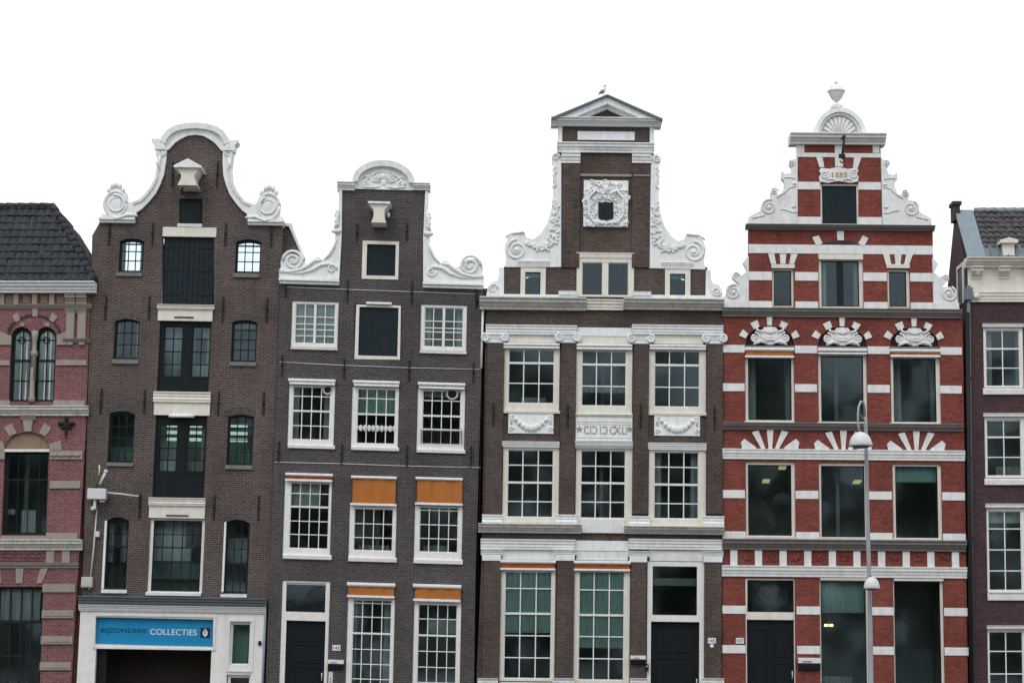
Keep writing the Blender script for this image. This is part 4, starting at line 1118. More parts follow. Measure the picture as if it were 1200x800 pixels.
# entablatures over the big windows
for t, ys, segs, mat in ((z8, (136, 172), ((64, 420), (635, 992)), 'white_paint'), (z9, (238, 278), ((44, 415), (622, 990)), 'white_paint')):
    for sa, sb in segs: H.cornice('entablature', t, (sa, ys[0], sb, ys[1]), .2, mat, .05, .55)
H.block('entablature_recess', z8, (421, 146, 634, 180), -.05, 'white_paint'); H.block('lintel_panel', z8, (424, 180, 634, 210), -.03, 'cream_paint')
for r_ in ((148, 172, 342, 205), (718, 174, 914, 210)): H.block('lintel_panel', z8, r_, -.03, 'cream_paint')
H.block('entablature_recess', z9, (416, 244, 621, 284), -.05, 'white_paint')
for r_ in ((128, 279, 336, 318), (418, 285, 620, 320), (704, 281, 912, 324)): H.block('lintel_panel', z9, r_, -.03, 'white_stone')
PX8 = ((58, 142), (346, 424), (628, 712), (918, 994))
for (a_, b_), (c_, d_) in zip(PX8, ((65, 132), (355, 415), (640, 700), (926, 990))):
    H.block('pilaster', z8, (c_, 204, d_, 872), -.10, 'brick_umber')
    dy = 4 if a_ > 600 else 0
    cp = H.cornice('capital', z8, (a_ + 4, 172 + dy, b_ - 4, 192 + dy), .18, 'white_paint', base=.7)
    for xx, f in ((a_ + 6, 1), (b_ - 6, -1)):
        mb = MB(); cx, cz = H.L(*z8(xx, 188 + dy)); mb.spiral(cx, cz, .14, 1.5, -.16, .045, f, math.pi / 2); mb.tube([(cx, -.16, cz), (cx, .03, cz)], .13, 14)
        H.part(mb, 'volute', 'white_paint', cp)
    H.block('necking', z8, (c_ - 3, 192 + dy, d_ + 3, 205 + dy), -.125, 'white_paint')
for (a_, b_) in ((50, 130), (338, 420), (625, 705), (912, 995)):
    dy = 6 if a_ > 600 else 0
    H.cornice('pilaster_base', z9, (a_, 142 + dy, b_, 182 + dy), .2, 'white_paint', .05, .75)
H.cornice('floor_cornice', z9, (34, 178, 438, 212), .42, 'moss_stone', .05, .4); H.cornice('floor_cornice', z9, (605, 188, 997, 217), .42, 'moss_stone', .05, .4)
H.block('sill_course', z9, (110, 152, 342, 178), -.045, 'cream_paint'); H.block('sill_course', z9, (700, 160, 916, 188), -.045, 'cream_paint')
H.block('cornice_recess', z9, (439, 160, 604, 214), -.09, 'white_stone')
for (a_, b_), (c_, d_) in zip(((45, 130), (333, 420), (618, 705), (910, 992)), ((54, 120), (340, 408), (630, 690), (918, 985))):
    dy = 6 if a_ > 600 else 0
    H.cornice('capital', z9, (a_, 278 + dy, b_, 300 + dy), .2, 'white_paint', base=.6)
    H.block('necking', z9, (c_ - 4, 300 + dy, d_ + 4, 322 + dy), -.13, 'white_paint')
    H.block('pilaster', z9, (c_, 322 + dy, d_, 885), -.10, 'brick_umber')
for (a_, b_) in ((32, 112), (325, 410), (628, 694), (908, 995)):
    H.cornice('pilaster_plinth', z9, (a_, 780, b_, 802), .22, 'white_stone', .05, .8)
    H.block('plinth', z9, (a_ + 4, 802, b_ - 4, 950), -.16, 'white_stone')
H.block('plinth', z9, (112, 796, 334, 960), -.03, 'white_stone'); H.block('plinth', z9, (412, 803, 626, 960), -.03, 'white_stone')
# carved panels
for (r_, f) in (((152, 481, 329, 559), 1), ((722, 487, 901, 568), 1)):
    pn = H.block('garland_panel', z8, r_, -.04, 'white_paint')
    x0, x1, a, b = H.rect(z8, r_, -.04); mb = MB(); n_ = 11
    for k in range(n_):
        t_ = k / (n_ - 1); rr = .045 + .075 * math.sin(math.pi * t_)
        mb.ball((x0 + .12 + (x1 - x0 - .24) * t_, -.06, b - .08 - .40 * math.sin(math.pi * t_)), rr, .07, rr, 9, 6)
    for xx in (x0 + .1, x1 - .1):
        mb.tube([(xx, -.06, b - .06), (xx, -.06, b - .35)], [.04, .025], 6); mb.spiral(xx, a + .14, .08, 1.3, -.06, .025)
    H.part(mb, 'garland', 'white_paint', pn)
pn = H.block('date_panel', z8, (414, 490, 637, 604), -.05, 'white_paint')
H.cornice('panel_moulding', z8, (414, 484, 637, 497), .12, 'white_stone'); H.cornice('window_cornice', z8, (412, 590, 639, 604), .16, 'white_paint', base=.4)
gt = T(660, 480, 12)
def glyphs(t, items, y, mat, parent):
    for ch, xa, xb, ya, yb in items:
        x0, x1, a, b = H.rect(t, (xa, ya, xb, yb), y)
        lettering('C' if ch == 'O' else ch, x0, x1, a, b, y, mat, parent, .008, ch == 'O', H.k)
glyphs(gt, [('C', 292, 368, 228, 340), ('I', 380, 388, 220, 340), ('O', 402, 478, 228, 344), ('I', 520, 528, 226, 344), ('O', 545, 625, 230, 346), ('C', 655, 730, 232, 346), ('X', 712, 812, 230, 346), ('L', 828, 880, 228, 346), ('I', 884, 892, 230, 346)], -.052, 'faded_gold', pn)
mb = MB()
for xx in (228, 935):
    cx, cz = H.L(*gt(xx, 275)); 
    star = [(cx + (.13 if k % 2 == 0 else .05) * math.sin(k * math.pi / 5), cz + (.13 if k % 2 == 0 else .05) * math.cos(k * math.pi / 5)) for k in range(10)]
    mb.prism(star, -.062, -.045)
H.part(mb, 'star', 'faded_gold', pn)
for v_ in (172, 205, 395, 435):
    x0, x1, a, b = H.rect(gt, (200, v_, 960, v_ + 5), -.05); H.part(MB().box(x0, x1, -.056, -.045, a, b), 'incised_line', 'grey_stone', pn)
H.anchors(z8, [(94, 440, 530), (384, 445, 535), (668, 448, 540), (956, 455, 545)])
for o in [x for x in H.root.children if x.name.startswith('wall_anchor')]: o.location.y = -.10
H.anchors(z7, [(345, 585, 640), (600, 585, 640)])
x, z = H.L(*z8(52, 75)); _, zb_ = H.L(*z8(50, 305))
H.part(MB().tube([(x, -.04, z), (x - .02, -.04, zb_)], .05, 8), 'downpipe', 'white_stone')
HC = H
H.slab('slot_backing', Q, [(550, 850), (556, 640), (563, 338), (572, 338), (569, 640), (562, 850)], .8, 'brick_dark', 1.0)  # added backing that shuts out the sky and keeps the gap dark
x, z = H.L(560.5, 640, .3)
H.part(MB().tube([(x - .02, .3, .1), (x + .02, .3, H.L(565, 365, .3)[1])], .05, 8), 'drainpipe', 'iron')
# ================================================================== red house with white bands
H = House('gabled_house', 'bright red brick house with white stone bands, stepped scroll gable and urn on top', 990, .003, .004, -.03, 'brick_red')
H.center(983, 160)
WB = 'white_stone'
wins = [((110, 228, 302, 484), (122, 234, 292, 474)), ((395, 218, 586, 487), (407, 224, 573, 480)), ((678, 226, 873, 490), (690, 234, 857, 481))]
for i, (o, g) in enumerate(wins):
    H.window(z11, o, g, 1, (), (), 'cream_paint', 'black_frame', rec=.08, sill=(o[0] - 2, o[3] - 8, o[2] + 2, o[3] + 2),
             curtain=[((g[0], g[1], g[0] + 30, g[3]), 'curtain', 1.2), ((g[2] - 25, g[1], g[2], g[3]), 'curtain', 1.5)] if i != 1 else ())
    H.awning(z11, (o[0], (190, 193, 196)[i], o[2], (203, 206, 208)[i]), (o[0] + 3, 203, o[2] - 3, 222) if i != 1 else None, (o[0], (222, 210, 220)[i], o[2], (230, 217, 228)[i]), 'orange_cloth')
wins2 = [((112, 636, 306, 934), (122, 648, 292, 924)), ((398, 640, 590, 938), (408, 652, 578, 930)), ((686, 645, 878, 942), (698, 654, 864, 933))]
for i, (o, g) in enumerate(wins2):
    H.window(z11, o, g, 1, (), (), 'cream_paint', 'black_frame', rec=.08, sill=(o[0] - 2, o[3] - 8, o[2] + 2, o[3] + 2),
             curtain=[((g[0], g[1], g[2], g[1] + 62), 'green_blind', .35)] if i == 2 else ())
# gable stages
H.window(z10, (178, 648, 248, 773), (184, 654, 241, 768), 1, (), (), 'cream_paint', 'black_frame', rec=.08)
H.window(z10, (550, 651, 623, 776), (557, 657, 613, 771), 1, (), (), 'cream_paint', 'black_frame', rec=.08)
H.window(z10, (328, 617, 473, 776), (338, 623, 460, 770), 2, (), (), 'cream_paint', 'black_frame', rec=.08, bar=.22)
H.cut(H.poly(z10, [(335, 506), (335, 374), (458, 374), (458, 506)]))
x0, x1, a, b = H.rect(z10, (334, 373, 459, 507), .05); i0, i1, ia, ib = H.rect(z10, (340, 380, 452, 503), .05)
w = H.part(MB().prism([(x0, a), (x1, a), (x1, b), (x0, b)], .04, .2, [[(i0, ia), (i1, ia), (i1, ib), (i0, ib)]]), 'window', 'cream_paint')
H.part(MB().box(i0 - .01, i1 + .01, .09, .13, ia - .01, ib + .01), 'shutter', 'blue_paint', w)
# ground floor
x0, x1, a, b = H.rect(z12, (112, 358, 306, 880), .04)
H.cut([(x0 + .004, .35), (x1 - .004, .35), (x1 - .004, b - .004), (x0 + .004, b - .004)])
i0, i1, ia, ib = H.rect(z12, (119, 364, 301, 489), .04); d0, d1, da, db = H.rect(z12, (118, 519, 303, 880), .04)
w = H.part(MB().prism([(x0, .3), (d0, .3), (d0, db), (d1, db), (d1, .3), (x1, .3), (x1, b), (x0, b)], .03, .2, [[(i0, ia), (i1, ia), (i1, ib), (i0, ib)]]), 'door_frame', 'cream_paint')
H.part(MB().box(i0, i1, .1, .11, ia, ib), 'fanlight', 'glass', w)
H.door(z12, (118, 520, 303, 880), .14, 'navy_paint', ((.14,.86,.6,.9), (.14,.86,.1,.54)), (294, 735), 2)
H.window(z12, (402, 362, 592, 890), (408, 369, 585, 885), 1, (), (), 'cream_paint', 'black_frame', rec=.08, curtain=[((408, 369, 585, 492), 'green_blind', .4), ((408, 740, 530, 885), 'curtain', 1.6)])
H.window(z12, (690, 362, 887, 890), (696, 370, 876, 885), 1, (), (), 'cream_paint', 'black_frame', rec=.08)
H.block('window_head', z12, (404, 356, 592, 365), -.03, 'cream_paint'); H.block('window_head', z12, (692, 358, 886, 368), -.03, 'cream_paint')
# arched recesses with carving
tym = []
for k, dx in enumerate((0, 729, 1452)):
    dy = (0, 8, 12)[k]
    tym.append((dx, dy))
    x0, x1, a, b = H.rect(g4b, (118 + dx, 186 + dy, 602 + dx, 384 + dy))
    H.cut(arcp(x0, x1, a, b, (b - a) * .93, 16))
    rc = H.part(MB().box(x0 - .05, x1 + .05, .13, .2, a - .05, b + .05), 'tympanum', 'brick_plum')  # darker brick puts shade into the recess, besides its real depth
    ol = [(180, 312), (172, 290), (190, 268), (212, 275), (250, 288), (236, 238), (245, 228), (290, 225), (296, 202), (360, 195), (418, 202), (448, 238), (468, 222), (482, 240), (470, 285), (510, 268), (540, 280), (546, 310), (522, 340), (492, 375), (440, 362), (422, 352), (400, 375), (340, 378), (300, 366), (288, 350), (220, 375), (232, 352), (195, 342)]
    p = H.poly(g4b, [(x + dx, y + dy) for x, y in ol], 0)
    cv = H.part(MB().prism(p, -.05, .14), 'carving', 'white_stone', rc, .02)
    mb = MB(); cx, cz = H.L(*g4b(362 + dx, 300 + dy)); cx2, cz2 = H.L(*g4b(362 + dx, 240 + dy))
    mb.ball((cx, -.04, cz), .20, .05, .09, 12, 8).ball((cx2, -.04, cz2), .11, .07, .08, 10, 7); mb.tube([(cx - .28, -.06, cz + .02), (cx - .14, -.07, cz - .10), (cx + .14, -.07, cz - .10), (cx + .28, -.06, cz + .02)], [.02, .035, .035, .02], 6); mb.tube([(cx - .2, -.06, cz + .2), (cx, -.08, cz + .13), (cx + .2, -.06, cz + .2)], [.03, .045, .03], 6)
    for f in (-1, 1):
        sx, sz = H.L(*g4b(362 + f * 152 + dx, 308 + dy)); mb.spiral(sx, sz, .18, 1.7, -.06, .035, f, math.pi / 2)
        mb.tube([(cx + f*.25, -.07, cz + .15), (cx + f*.42, -.08, cz + .22), (cx + f*.46, -.07, cz + .38)], [.035, .045, .02], 6)
        mb.tube([(cx + f*.1, -.07, cz - .2), (cx + f*.3, -.08, cz - .14), (cx + f*.55, -.07, cz - .25)], [.03, .06, .03], 6)
    H.part(mb, 'carving_relief', 'white_stone', cv)
    for pts in ([(328, 76), (388, 76), (382, 182), (336, 182)], [(164, 160), (238, 126), (260, 192), (202, 222)], [(478, 134), (548, 165), (512, 222), (456, 190)],
                [(92, 220), (146, 266), (118, 312), (50, 282)], [(626, 228), (662, 292), (598, 318), (574, 268)]):
        H.slab('voussoir', g4b, [(x + dx, y + dy) for x, y in pts], -.05, WB)
    H.block('dentil_course', g4b, (112 + dx, 385 + dy, 606 + dx, 404 + dy), -.06, 'grey_stone')
wl_ = H.poly(Q, [(846, 850), (847.5, 640), (848.5, 366), (877.5, 364), (877.5, 264), (934.5, 264), (934.5, 166)])
wr_ = H.poly(Q, [(1032, 166), (1032.6, 264), (1093, 264), (1094, 364), (1128, 366), (1132, 640), (1135, 850)])
H.part(MB().prism(wl_ + wr_, 0, .32, H.holes), 'wall', 'brick_red')
H.hull(848, 1131, 362, [498, 638], 7, (), 262)
# white bands between the openings
def band(t, segs, y0, y1, dy=0, proud=-.03):
    for k, (a_, b_) in enumerate(segs): H.block('stone_band', t, (a_, y0 + dy * k, b_, y1 + dy * k), proud, WB)
S11 = ((23, 109), (305, 392), (589, 676), (873, 958))
band(z11, S11, 180, 210, 3); band(z11, S11, 330, 361, 3)
band(z11, ((23, 110), (308, 397), (593, 684), (881, 970)), 746, 778, 3)
band(z12, ((23, 113), (310, 400), (594, 687), (884, 973)), 174, 207, 3)
band(z12, ((22, 113), (312, 404), (602, 692), (888, 980)), 464, 496, 3); band(z12, ((22, 113), (314, 404), (604, 692), (890, 984)), 618, 650, 3)
band(z10, ((103, 700),), 571, 600); band(z10, ((102, 178), (253, 328), (474, 550), (625, 700)), 657, 685, 1.5); band(z10, ((102, 180), (254, 328), (476, 553), (627, 703)), 752, 779, 1.5)
band(z10, ((260, 335), (458, 531)), 367, 392, 1); band(z10, ((260, 338), (458, 534)), 480, 506, 1)
band(z10, ((257, 529),), 274, 288); 
for r_ in ((257, 243, 283, 274), (382, 243, 408, 318), (504, 243, 526, 274)): H.block('stone_strip', z10, r_, -.028, WB)
for pts in ([(322, 288), (342, 288), (348, 320), (332, 320)], [(444, 288), (468, 288), (456, 322), (440, 322)]): H.slab('voussoir', z10, pts, -.04, WB)
for gx in (178, 550):
    for pts in ([(-12, 599), (8, 599), (14, 632), (-3, 632)], [(25, 600), (47, 600), (44, 632), (28, 632)], [(62, 600), (84, 600), (72, 632), (56, 632)]):
        H.slab('voussoir', z10, [(gx + x, y + (2 if gx > 400 else 0)) for x, y in pts], -.04, WB)
    H.block('window_lintel', z10, (gx - 1, 633, gx + 74, 646), -.05, 'cream_paint')
for pts in ([(308, 546), (330, 540), (342, 566), (322, 574)], [(388, 526), (411, 526), (411, 556), (390, 556)], [(472, 540), (491, 549), (476, 576), (457, 566)]): H.slab('voussoir', z10, pts, -.045, WB)
arcpts = [(330, 578), (345, 566), (370, 558), (400, 555), (430, 558), (455, 566), (472, 578)]
H.slab('relieving_arch', z10, arcpts + [(x, y + 6) for x, y in arcpts[::-1]][0:0] + [(472, 572 + 9), (330, 581)], -.012, 'brick_plum', .02)
H.block('window_lintel', z10, (329, 601, 473, 618), -.05, 'cream_paint')
# string courses and cornices
H.cornice('gable_cornice', z10, (94, 506, 706, 521), .3, 'grey_stone', .05, .3)
H.cornice('floor_cornice', z11, (24, 38, 958, 70), .28, 'grey_stone', .05, .3)
H.cornice('floor_cornice', z11, (24, 486, 965, 512), .26, 'grey_stone', .05, .3)
H.cornice('string_course', z11, (22, 588, 970, 628), .12, WB, .05, .4)
H.cornice('floor_cornice', z12, (22, 206, 976, 248), .32, 'grey_stone', .05, .3)
H.cornice('string_course', z12, (20, 310, 978, 353), .14, WB, .05, .4)
for k in range(10):
    x = 53 + k * 96.2
    H.block('frieze_block', z12, (x, 247 + k * .8, x + 28, 308 + k * .8), -.06, WB)
    if k < 9:
        xa, xb, a, b = H.rect(z12, (x + 33, 252, x + 92, 304), 0)
        mb = MB(); random.seed(k)
        for j in range(10): mb.ball((random.uniform(xa + .1, xb - .1), -.005, random.uniform(a + .12, b - .12)), .06, .03, .05, 6, 4)
        H.part(mb, 'terracotta_relief', 'brick_red')
# sunburst fans over the second floor windows
for k, (dx, dy) in enumerate(((0, 0), (286, 4), (571, 7))):
    base = [[(195, 508), (222, 508), (216, 588), (203, 588)], [(137, 520), (163, 513), (190, 583), (176, 588)], [(94, 560), (108, 546), (155, 580), (148, 589), (100, 588)]]
    base += [[(2 * 208.5 - x, y) for x, y in q_] for q_ in base[1:]]
    for pts in base: H.slab('sunburst_ray', z11, [(x + dx, y + dy) for x, y in pts], -.05, WB)
# scrolls
up_ = [(52, 348), (55, 310), (75, 300), (110, 280), (120, 240), (150, 222), (165, 225), (160, 192), (175, 172), (190, 180), (193, 200), (215, 195), (228, 165), (230, 140), (215, 122), (215, 85), (232, 100), (258, 95), (267, 70), (252, 52), (262, 30), (287, 24), (294, 10), (294, 348)]
lo_ = [(22, 781), (25, 735), (45, 700), (75, 700), (50, 676), (55, 658), (80, 668), (100, 655), (85, 627), (100, 608), (104, 608), (104, 781)]
for mir in (False, True):
    mx_ = (lambda x: 2 * H.xc - x) if mir else (lambda x: x); f = -1 if mir else 1
    p = [(mx_(x), z) for x, z in H.poly(g4, up_, -.05)]
    sc = H.part(MB().prism(p, -.05, .25), 'gable_scroll', WB, None, .012)
    mb = MB()
    for (u_, v_, r_, a_) in ((152, 266, .27, 1.2), (178, 188, .12, 0), (266, 48, .11, 2)):
        cx, cz = H.L(*g4(u_, v_)); mb.spiral(mx_(cx), cz, r_, 1.9, -.065, .035 if r_ > .2 else .025, f, a_)
        mb.ball((mx_(cx), -.06, cz), r_ * .28, .06, r_ * .28)
    for q_ in ([(190, 218), (225, 195), (250, 170), (285, 160)], [(210, 275), (240, 280), (265, 290), (290, 290)], [(226, 120), (250, 118), (280, 125)], [(70, 320), (110, 310), (130, 305)]):
        pp = [H.L(*g4(*a_)) for a_ in q_]; mb.tube([(mx_(x), -.06, z) for x, z in pp], .025, 6)
    for q_ in ((274, 262), (276, 150)): cx, cz = H.L(*g4(*q_)); mb.ball((mx_(cx), -.05, cz), .08, .06, .05)
    H.part(mb, 'scroll_relief', WB, sc)
    p = [(mx_(x), z) for x, z in H.poly(z10, lo_, -.04)]
    sc = H.part(MB().prism(p, -.04, .25), 'corner_scroll', WB, None, .012)
    mb = MB(); cx, cz = H.L(*z10(53, 724)); mb.spiral(mx_(cx), cz, .26, 1.9, -.06, .035, f, 1.2); mb.ball((mx_(cx), -.05, cz), .08, .06, .08)
    H.part(mb, 'scroll_relief', WB, sc); mb = MB()
    cx, cz = H.L(*z10(62, 668)); mb.spiral(mx_(cx), cz, .09, 1.5, -.05, .025, f)
    H.part(mb, 'scroll_relief', WB, sc)
    r_ = H.rect(z10, (22, 752, 101, 781), -.03)
    px0, px1 = (mx_(r_[1]), mx_(r_[0])) if mir else r_[:2]
    H.part(MB().box(px0, px1, -.075, .0, r_[2], r_[3]), 'stone_band', WB)
# crowning shell and urn
H.cornice('crown_cornice', g4c, (38, 408, 730, 478), .42, WB, .36, .35)
c0 = H.L(*g4c(392, 436)); R0 = abs(H.L(*g4c(205, 436))[0] - H.L(*g4c(580, 436))[0]) / 2; rz = H.L(*g4c(392, 234))[1] - c0[1]
def arcz(cxz, rx, rz, n=26, a0=0, a1=math.pi): return [(cxz[0] + rx * math.cos(a0 + (a1-a0)*i/n), cxz[1] + rz * math.sin(a0 + (a1-a0)*i/n)) for i in range(n+1)]
sh = H.part(MB().prism(arcz(c0, R0 * .76, rz * .78), -.02, .2), 'shell', 'white_paint')
H.part(MB().prism(arcz(c0, R0, rz) + arcz(c0, R0 * .84, rz * .85)[::-1], -.22, .3), 'shell_arch', 'white_paint')
H.part(MB().prism(arcz(c0, R0 * .838, rz * .848) + arcz(c0, R0 * .73, rz * .75)[::-1], -.13, .25), 'shell_moulding', WB)
mb = MB()
for k in range(11):
    a_ = math.pi * (.06 + .088 * k)
    mb.tube([(c0[0] + .1*math.cos(a_), -.05, c0[1] + .1*math.sin(a_)), (c0[0] + R0*.4*math.cos(a_), -.07, c0[1] + rz*.4*math.sin(a_)), (c0[0] + R0*.66*math.cos(a_), -.05, c0[1] + rz*.68*math.sin(a_))], [.02, .05, .075], 7)
mb.ball((c0[0], -.07, c0[1] + .05), .16, .12, .10)
H.part(mb, 'shell_ribs', WB, sh)
def lz(x, y): return H.L(*g4c(x, y))
ux_, _ = lz(372, 110); zz = lambda y: lz(372, y)[1]; kx = 1 / 6.154 / 35.6
mb = MB().box(ux_ - 39 * kx, ux_ + 39 * kx, -.12, .28, zz(226), zz(208))
mb.lathe([(34 * kx, zz(209)), (22 * kx, zz(195)), (10 * kx, zz(186)), (9 * kx, zz(178)), (20 * kx, zz(172)), (40 * kx, zz(150)), (55 * kx, zz(120)), (61 * kx, zz(108)), (66 * kx, zz(104)), (66 * kx, zz(98)), (56 * kx, zz(94)),
          (48 * kx, zz(74)), (34 * kx, zz(62)), (14 * kx, zz(55)), (7 * kx, zz(50))], ux_, .08, 20)
mb.ball((ux_, .08, zz(38)), 14 * kx, None, 15 * kx); mb.tube([(ux_, .08, zz(52)), (ux_, .08, zz(20))], [7 * kx, 2 * kx], 8)
H.part(mb, 'urn', WB)
# date stone and hoist hook
dp = H.slab('date_stone', g4c, [(250, 755), (246, 720), (260, 700), (246, 680), (258, 658), (320, 664), (385, 650), (450, 664), (520, 658), (530, 680), (516, 700), (532, 720), (526, 755), (470, 765), (385, 752), (310, 765)], -.07, 'white_paint', .03)
for f in (-1, 1):
    mb = MB(); cx, cz = lz(388 + f * 105, 708); mb.spiral(cx, cz, .16, 1.6, -.085, .03, f, 1.0)
    cx, cz = lz(388 + f * 60, 745); mb.tube([(cx - .15, -.08, cz - .02), (cx, -.1, cz + .03), (cx + .15, -.08, cz - .02)], .025, 6)
    H.part(mb, 'date_relief', 'white_paint', dp)
for ch, xa in (('1', 336), ('8', 362), ('8', 393), ('5', 424)):
    x0, x1, a, b = H.rect(g4c, (xa, 688, xa + (12 if ch == '1' else 24), 726), -.08); lettering(ch, x0, x1, a, b, -.075, 'gold', dp, .012, False, H.k)
x, z0_ = lz(403, 462); x2, z1_ = lz(388, 610)
mb = MB().tube([(x + .02, -.02, z0_), (x + .02, -.55, z0_ + .02), (x, -.75, z0_ - .05)], .045, 8).tube([(x, -.72, z0_ - .03), (x2 + .05, -.70, (z0_ + z1_) / 2), (x2, -.68, z1_ - .05)], [.035, .04, .035], 8)
mb.box(x2 - .10, x2 + .10, -.74, -.62, z1_ - .05, z1_ + .07)
mb.tube([(x2, -.68, z1_ - .05), (x2 + .07, -.68, z1_ - .14), (x2, -.68, z1_ - .22), (x2 - .07, -.68, z1_ - .15)], .025, 6)
H.part(mb, 'hoist_hook', 'iron')
for (x_, ya, yb_) in ((1128.5, 372, 500), ):
    pass
xp, zt_ = H.L(1133.5, 366, -.1); xp2, _ = H.L(1138, 800, -.1)
mb = MB().tube([(xp2, -.10, .1), ((xp + xp2) / 2, -.10, zt_ / 2), (xp, -.10, zt_)], .075, 10)
for k in range(5): mb.box(xp2 + (xp - xp2) * k / 5 - .1, xp2 + (xp - xp2) * k / 5 + .1, -.12, .02, .8 + k * 2.6, .86 + k * 2.6)
H.part(mb, 'downpipe', 'iron')
HR = H

# ================================================================== plum brick house, right edge
H = House('brick_house', 'plum brown brick house with cream cornice, tiled roof, chimney and white windows at right edge', 1160, -.006, .012, 0.02, 'brick_plum')
for (o, g, rw, rl, hd, sl_) in (((1041, 112, 1197, 348), (1050, 122, 1184, 342), [270], [195], (1038, 97, 1199, 110), (1040, 346, 1200, 373)),
                           ((1046, 462, 1206, 700), (1054, 473, 1190, 692), [618], [540], (1042, 446, 1206, 460), (1046, 699, 1208, 726))):
    H.window(z11, o, g, 2, rw, rl, 'window_white', rec=.02, sill=sl_, bar=.034, rail=.055, sillm='white_stone')
    H.cornice('window_head', z11, hd, .12, 'window_white', base=.7)
for (o, g, rw, rl, hd, sl_) in (((1054, 84, 1208, 412), (1061, 94, 1192, 405), [164, 246, 328], [], (1050, 66, 1208, 82), (1058, 412, 1210, 443)),
                           ((1058, 556, 1216, 880), (1064, 564, 1198, 872), [642, 730, 810], [], (1056, 541, 1216, 555), (1058, 872, 1216, 890))):
    H.window(z12, o, g, 2, rw, rl, 'window_white', rec=.02, sill=sl_, bar=.036, sillm='white_stone')
    H.cornice('window_head', z12, hd, .12, 'window_white', base=.7)
    x0, x1, a, b = H.rect(z12, (sl_[0] + 4, sl_[1] - 6, sl_[2], sl_[1] + 4), -.07)
    if o[1] < 200:  # pierced edging above the sill
        mb = MB()
        for k in range(14): mb.ball((x0 + (x1 - x0) * (k + .5) / 14, -.075, b - .05), .055, .03, .05, 6, 4)
        H.part(mb, 'sill_ornament', 'window_white')
for dxp in (62,):   # next bay, just outside the picture
    for (o, g) in (((1153, 384, 1199, 455), (1156, 386, 1195, 452)), ((1154, 489, 1202, 560), (1156.5, 492, 1197, 558)), ((1156, 595, 1202, 694), (1158.5, 598, 1198, 692)), ((1157, 737, 1204, 834), (1159, 739, 1199, 832))):
        H.window(Q, (o[0] + dxp, o[1], o[2] + dxp, o[3]), (g[0] + dxp, g[1], g[2] + dxp, g[3]), 2, [g[1] + (g[3] - g[1]) * i / 3 for i in (1, 2)], (), 'window_white', rec=.02, bar=.034)
H.part(MB().prism(H.poly(Q, [(1140, 850), (1137, 640), (1132, 350), (1133, 312), (1300, 312), (1310, 850)]), 0, .32, H.holes), 'wall', 'brick_plum')
# cream cornice on brackets, with its frieze
H.cornice('cornice', z10, (806, 612, 1300, 640), .5, 'cream_paint', .05, .35)
H.block('frieze', z10, (812, 641, 1300, 722), -.07, 'cream_paint'); H.cornice('architrave', z10, (810, 722, 1300, 754), .16, 'cream_paint', .05, .5)
for x in (842, 930, 1018, 1106): H.cornice('bracket', z10, (x - 18, 640, x + 18, 676), .42, 'cream_paint', .0, .25)
mb = MB(); x, z = H.L(*z10(838, 662)); mb.ball((x, -.2, z), .13, .12, .12); H.part(mb, 'boss', 'cream_paint')
for x in (880, 935, 960): H.block('frieze_moulding', z10, (x, 650, x + 3, 716), -.085, 'cream_paint')
mb = MB(); x, z = H.L(*z10(836, 738)); mb.ball((x, -.12, z), .12, .1, .12); H.part(mb, 'boss', 'cream_paint')
# side gable, lead flashing, tiles
dR = 1.55
xe = H.L(1133, 304)[0]
ze = H.L(1160, 303, -.35)[1]; zr_ = H.L(1160, 249, dR)[1]
zb2 = zr_ - 2.6; zw = H.L(1133, 352)[1]
def yprism(mb, x0, x1, yz): mb.prof(x0, x1, yz); return mb
H.part(yprism(MB(), xe + .0, xe + .25, [(.325, 0), (.325, ze - .1), (dR, zr_ - .05), (dR + .45, zr_ - .25), (3.4, zb2), (8, zb2 - .6), (8, 0)]), 'side_wall', 'brick_plum')
H.part(yprism(MB(), xe - .05, xe + .55, [(-.33, ze), (-.33, ze + .09), (dR, zr_ + .09), (dR, zr_)]), 'flashing', 'zinc')
ux = Vector((1, 0, 0)); e0 = Vector((xe + .56, -.30, ze + .02)); upv = Vector((0, dR + .30, zr_ - ze)); hh = upv.length
ro = H.part(tiles(e0 + upv * .2, ux, upv.normalized(), 5.0, hh * .8, .29, .24), 'roof', 'grey_tile')
H.part(MB().add([e0 + Vector((-.4, 0, 0)), e0 + ux * 5, e0 + ux * 5 + upv, e0 + upv + Vector((-.4, 0, 0)), e0 + Vector((-.4, 3.6, -1)), e0 + Vector((5, 3.6, -1))], [(0,1,2,3), (3,2,5,4), (0,4,5,1), (0,3,4), (1,5,2)]) or MB().box(xe+.6, xe+5, .3, .4, ze, ze+.1), 'roof_deck', 'lead', ro)
H.part(MB().add([e0 + upv*.0 + Vector((-.0,-.02,.03)), e0 + ux*5 + Vector((0,-.02,.03)), e0 + ux*5 + upv*.24 + Vector((0,-.03,.06)), e0 + upv*.24 + Vector((0,-.03,.06))], [(0,1,2,3)]) or MB().box(0,.1,0,.1,0,.1), 'eaves_lead', 'lead', ro)
mb = MB()
for k in range(14): 
    x = xe + .6 + k * .34; mb.tube([(x, dR, zr_ + .06), (x + .38, dR, zr_ + .07)], [.10, .115], 8)
H.part(mb, 'ridge_tile', 'zinc', ro)
mb = MB()
for k in range(4): 
    x = xe + .75 + k * .28; a_ = e0 + upv*.0; mb.tube([(x, -.30, ze + .08), (x, -.30 + (dR+.3)*.22, ze + .08 + (zr_-ze)*.24)], .025, 6)
H.part(mb, 'lead_roll', 'lead', ro)
x0 = H.L(1120, 250, dR)[0]
x0, x1, a, b = H.L(1115, 243, dR)[0], H.L(1125, 243, dR)[0], zr_ - .3, H.L(1120, 237, dR)[1]
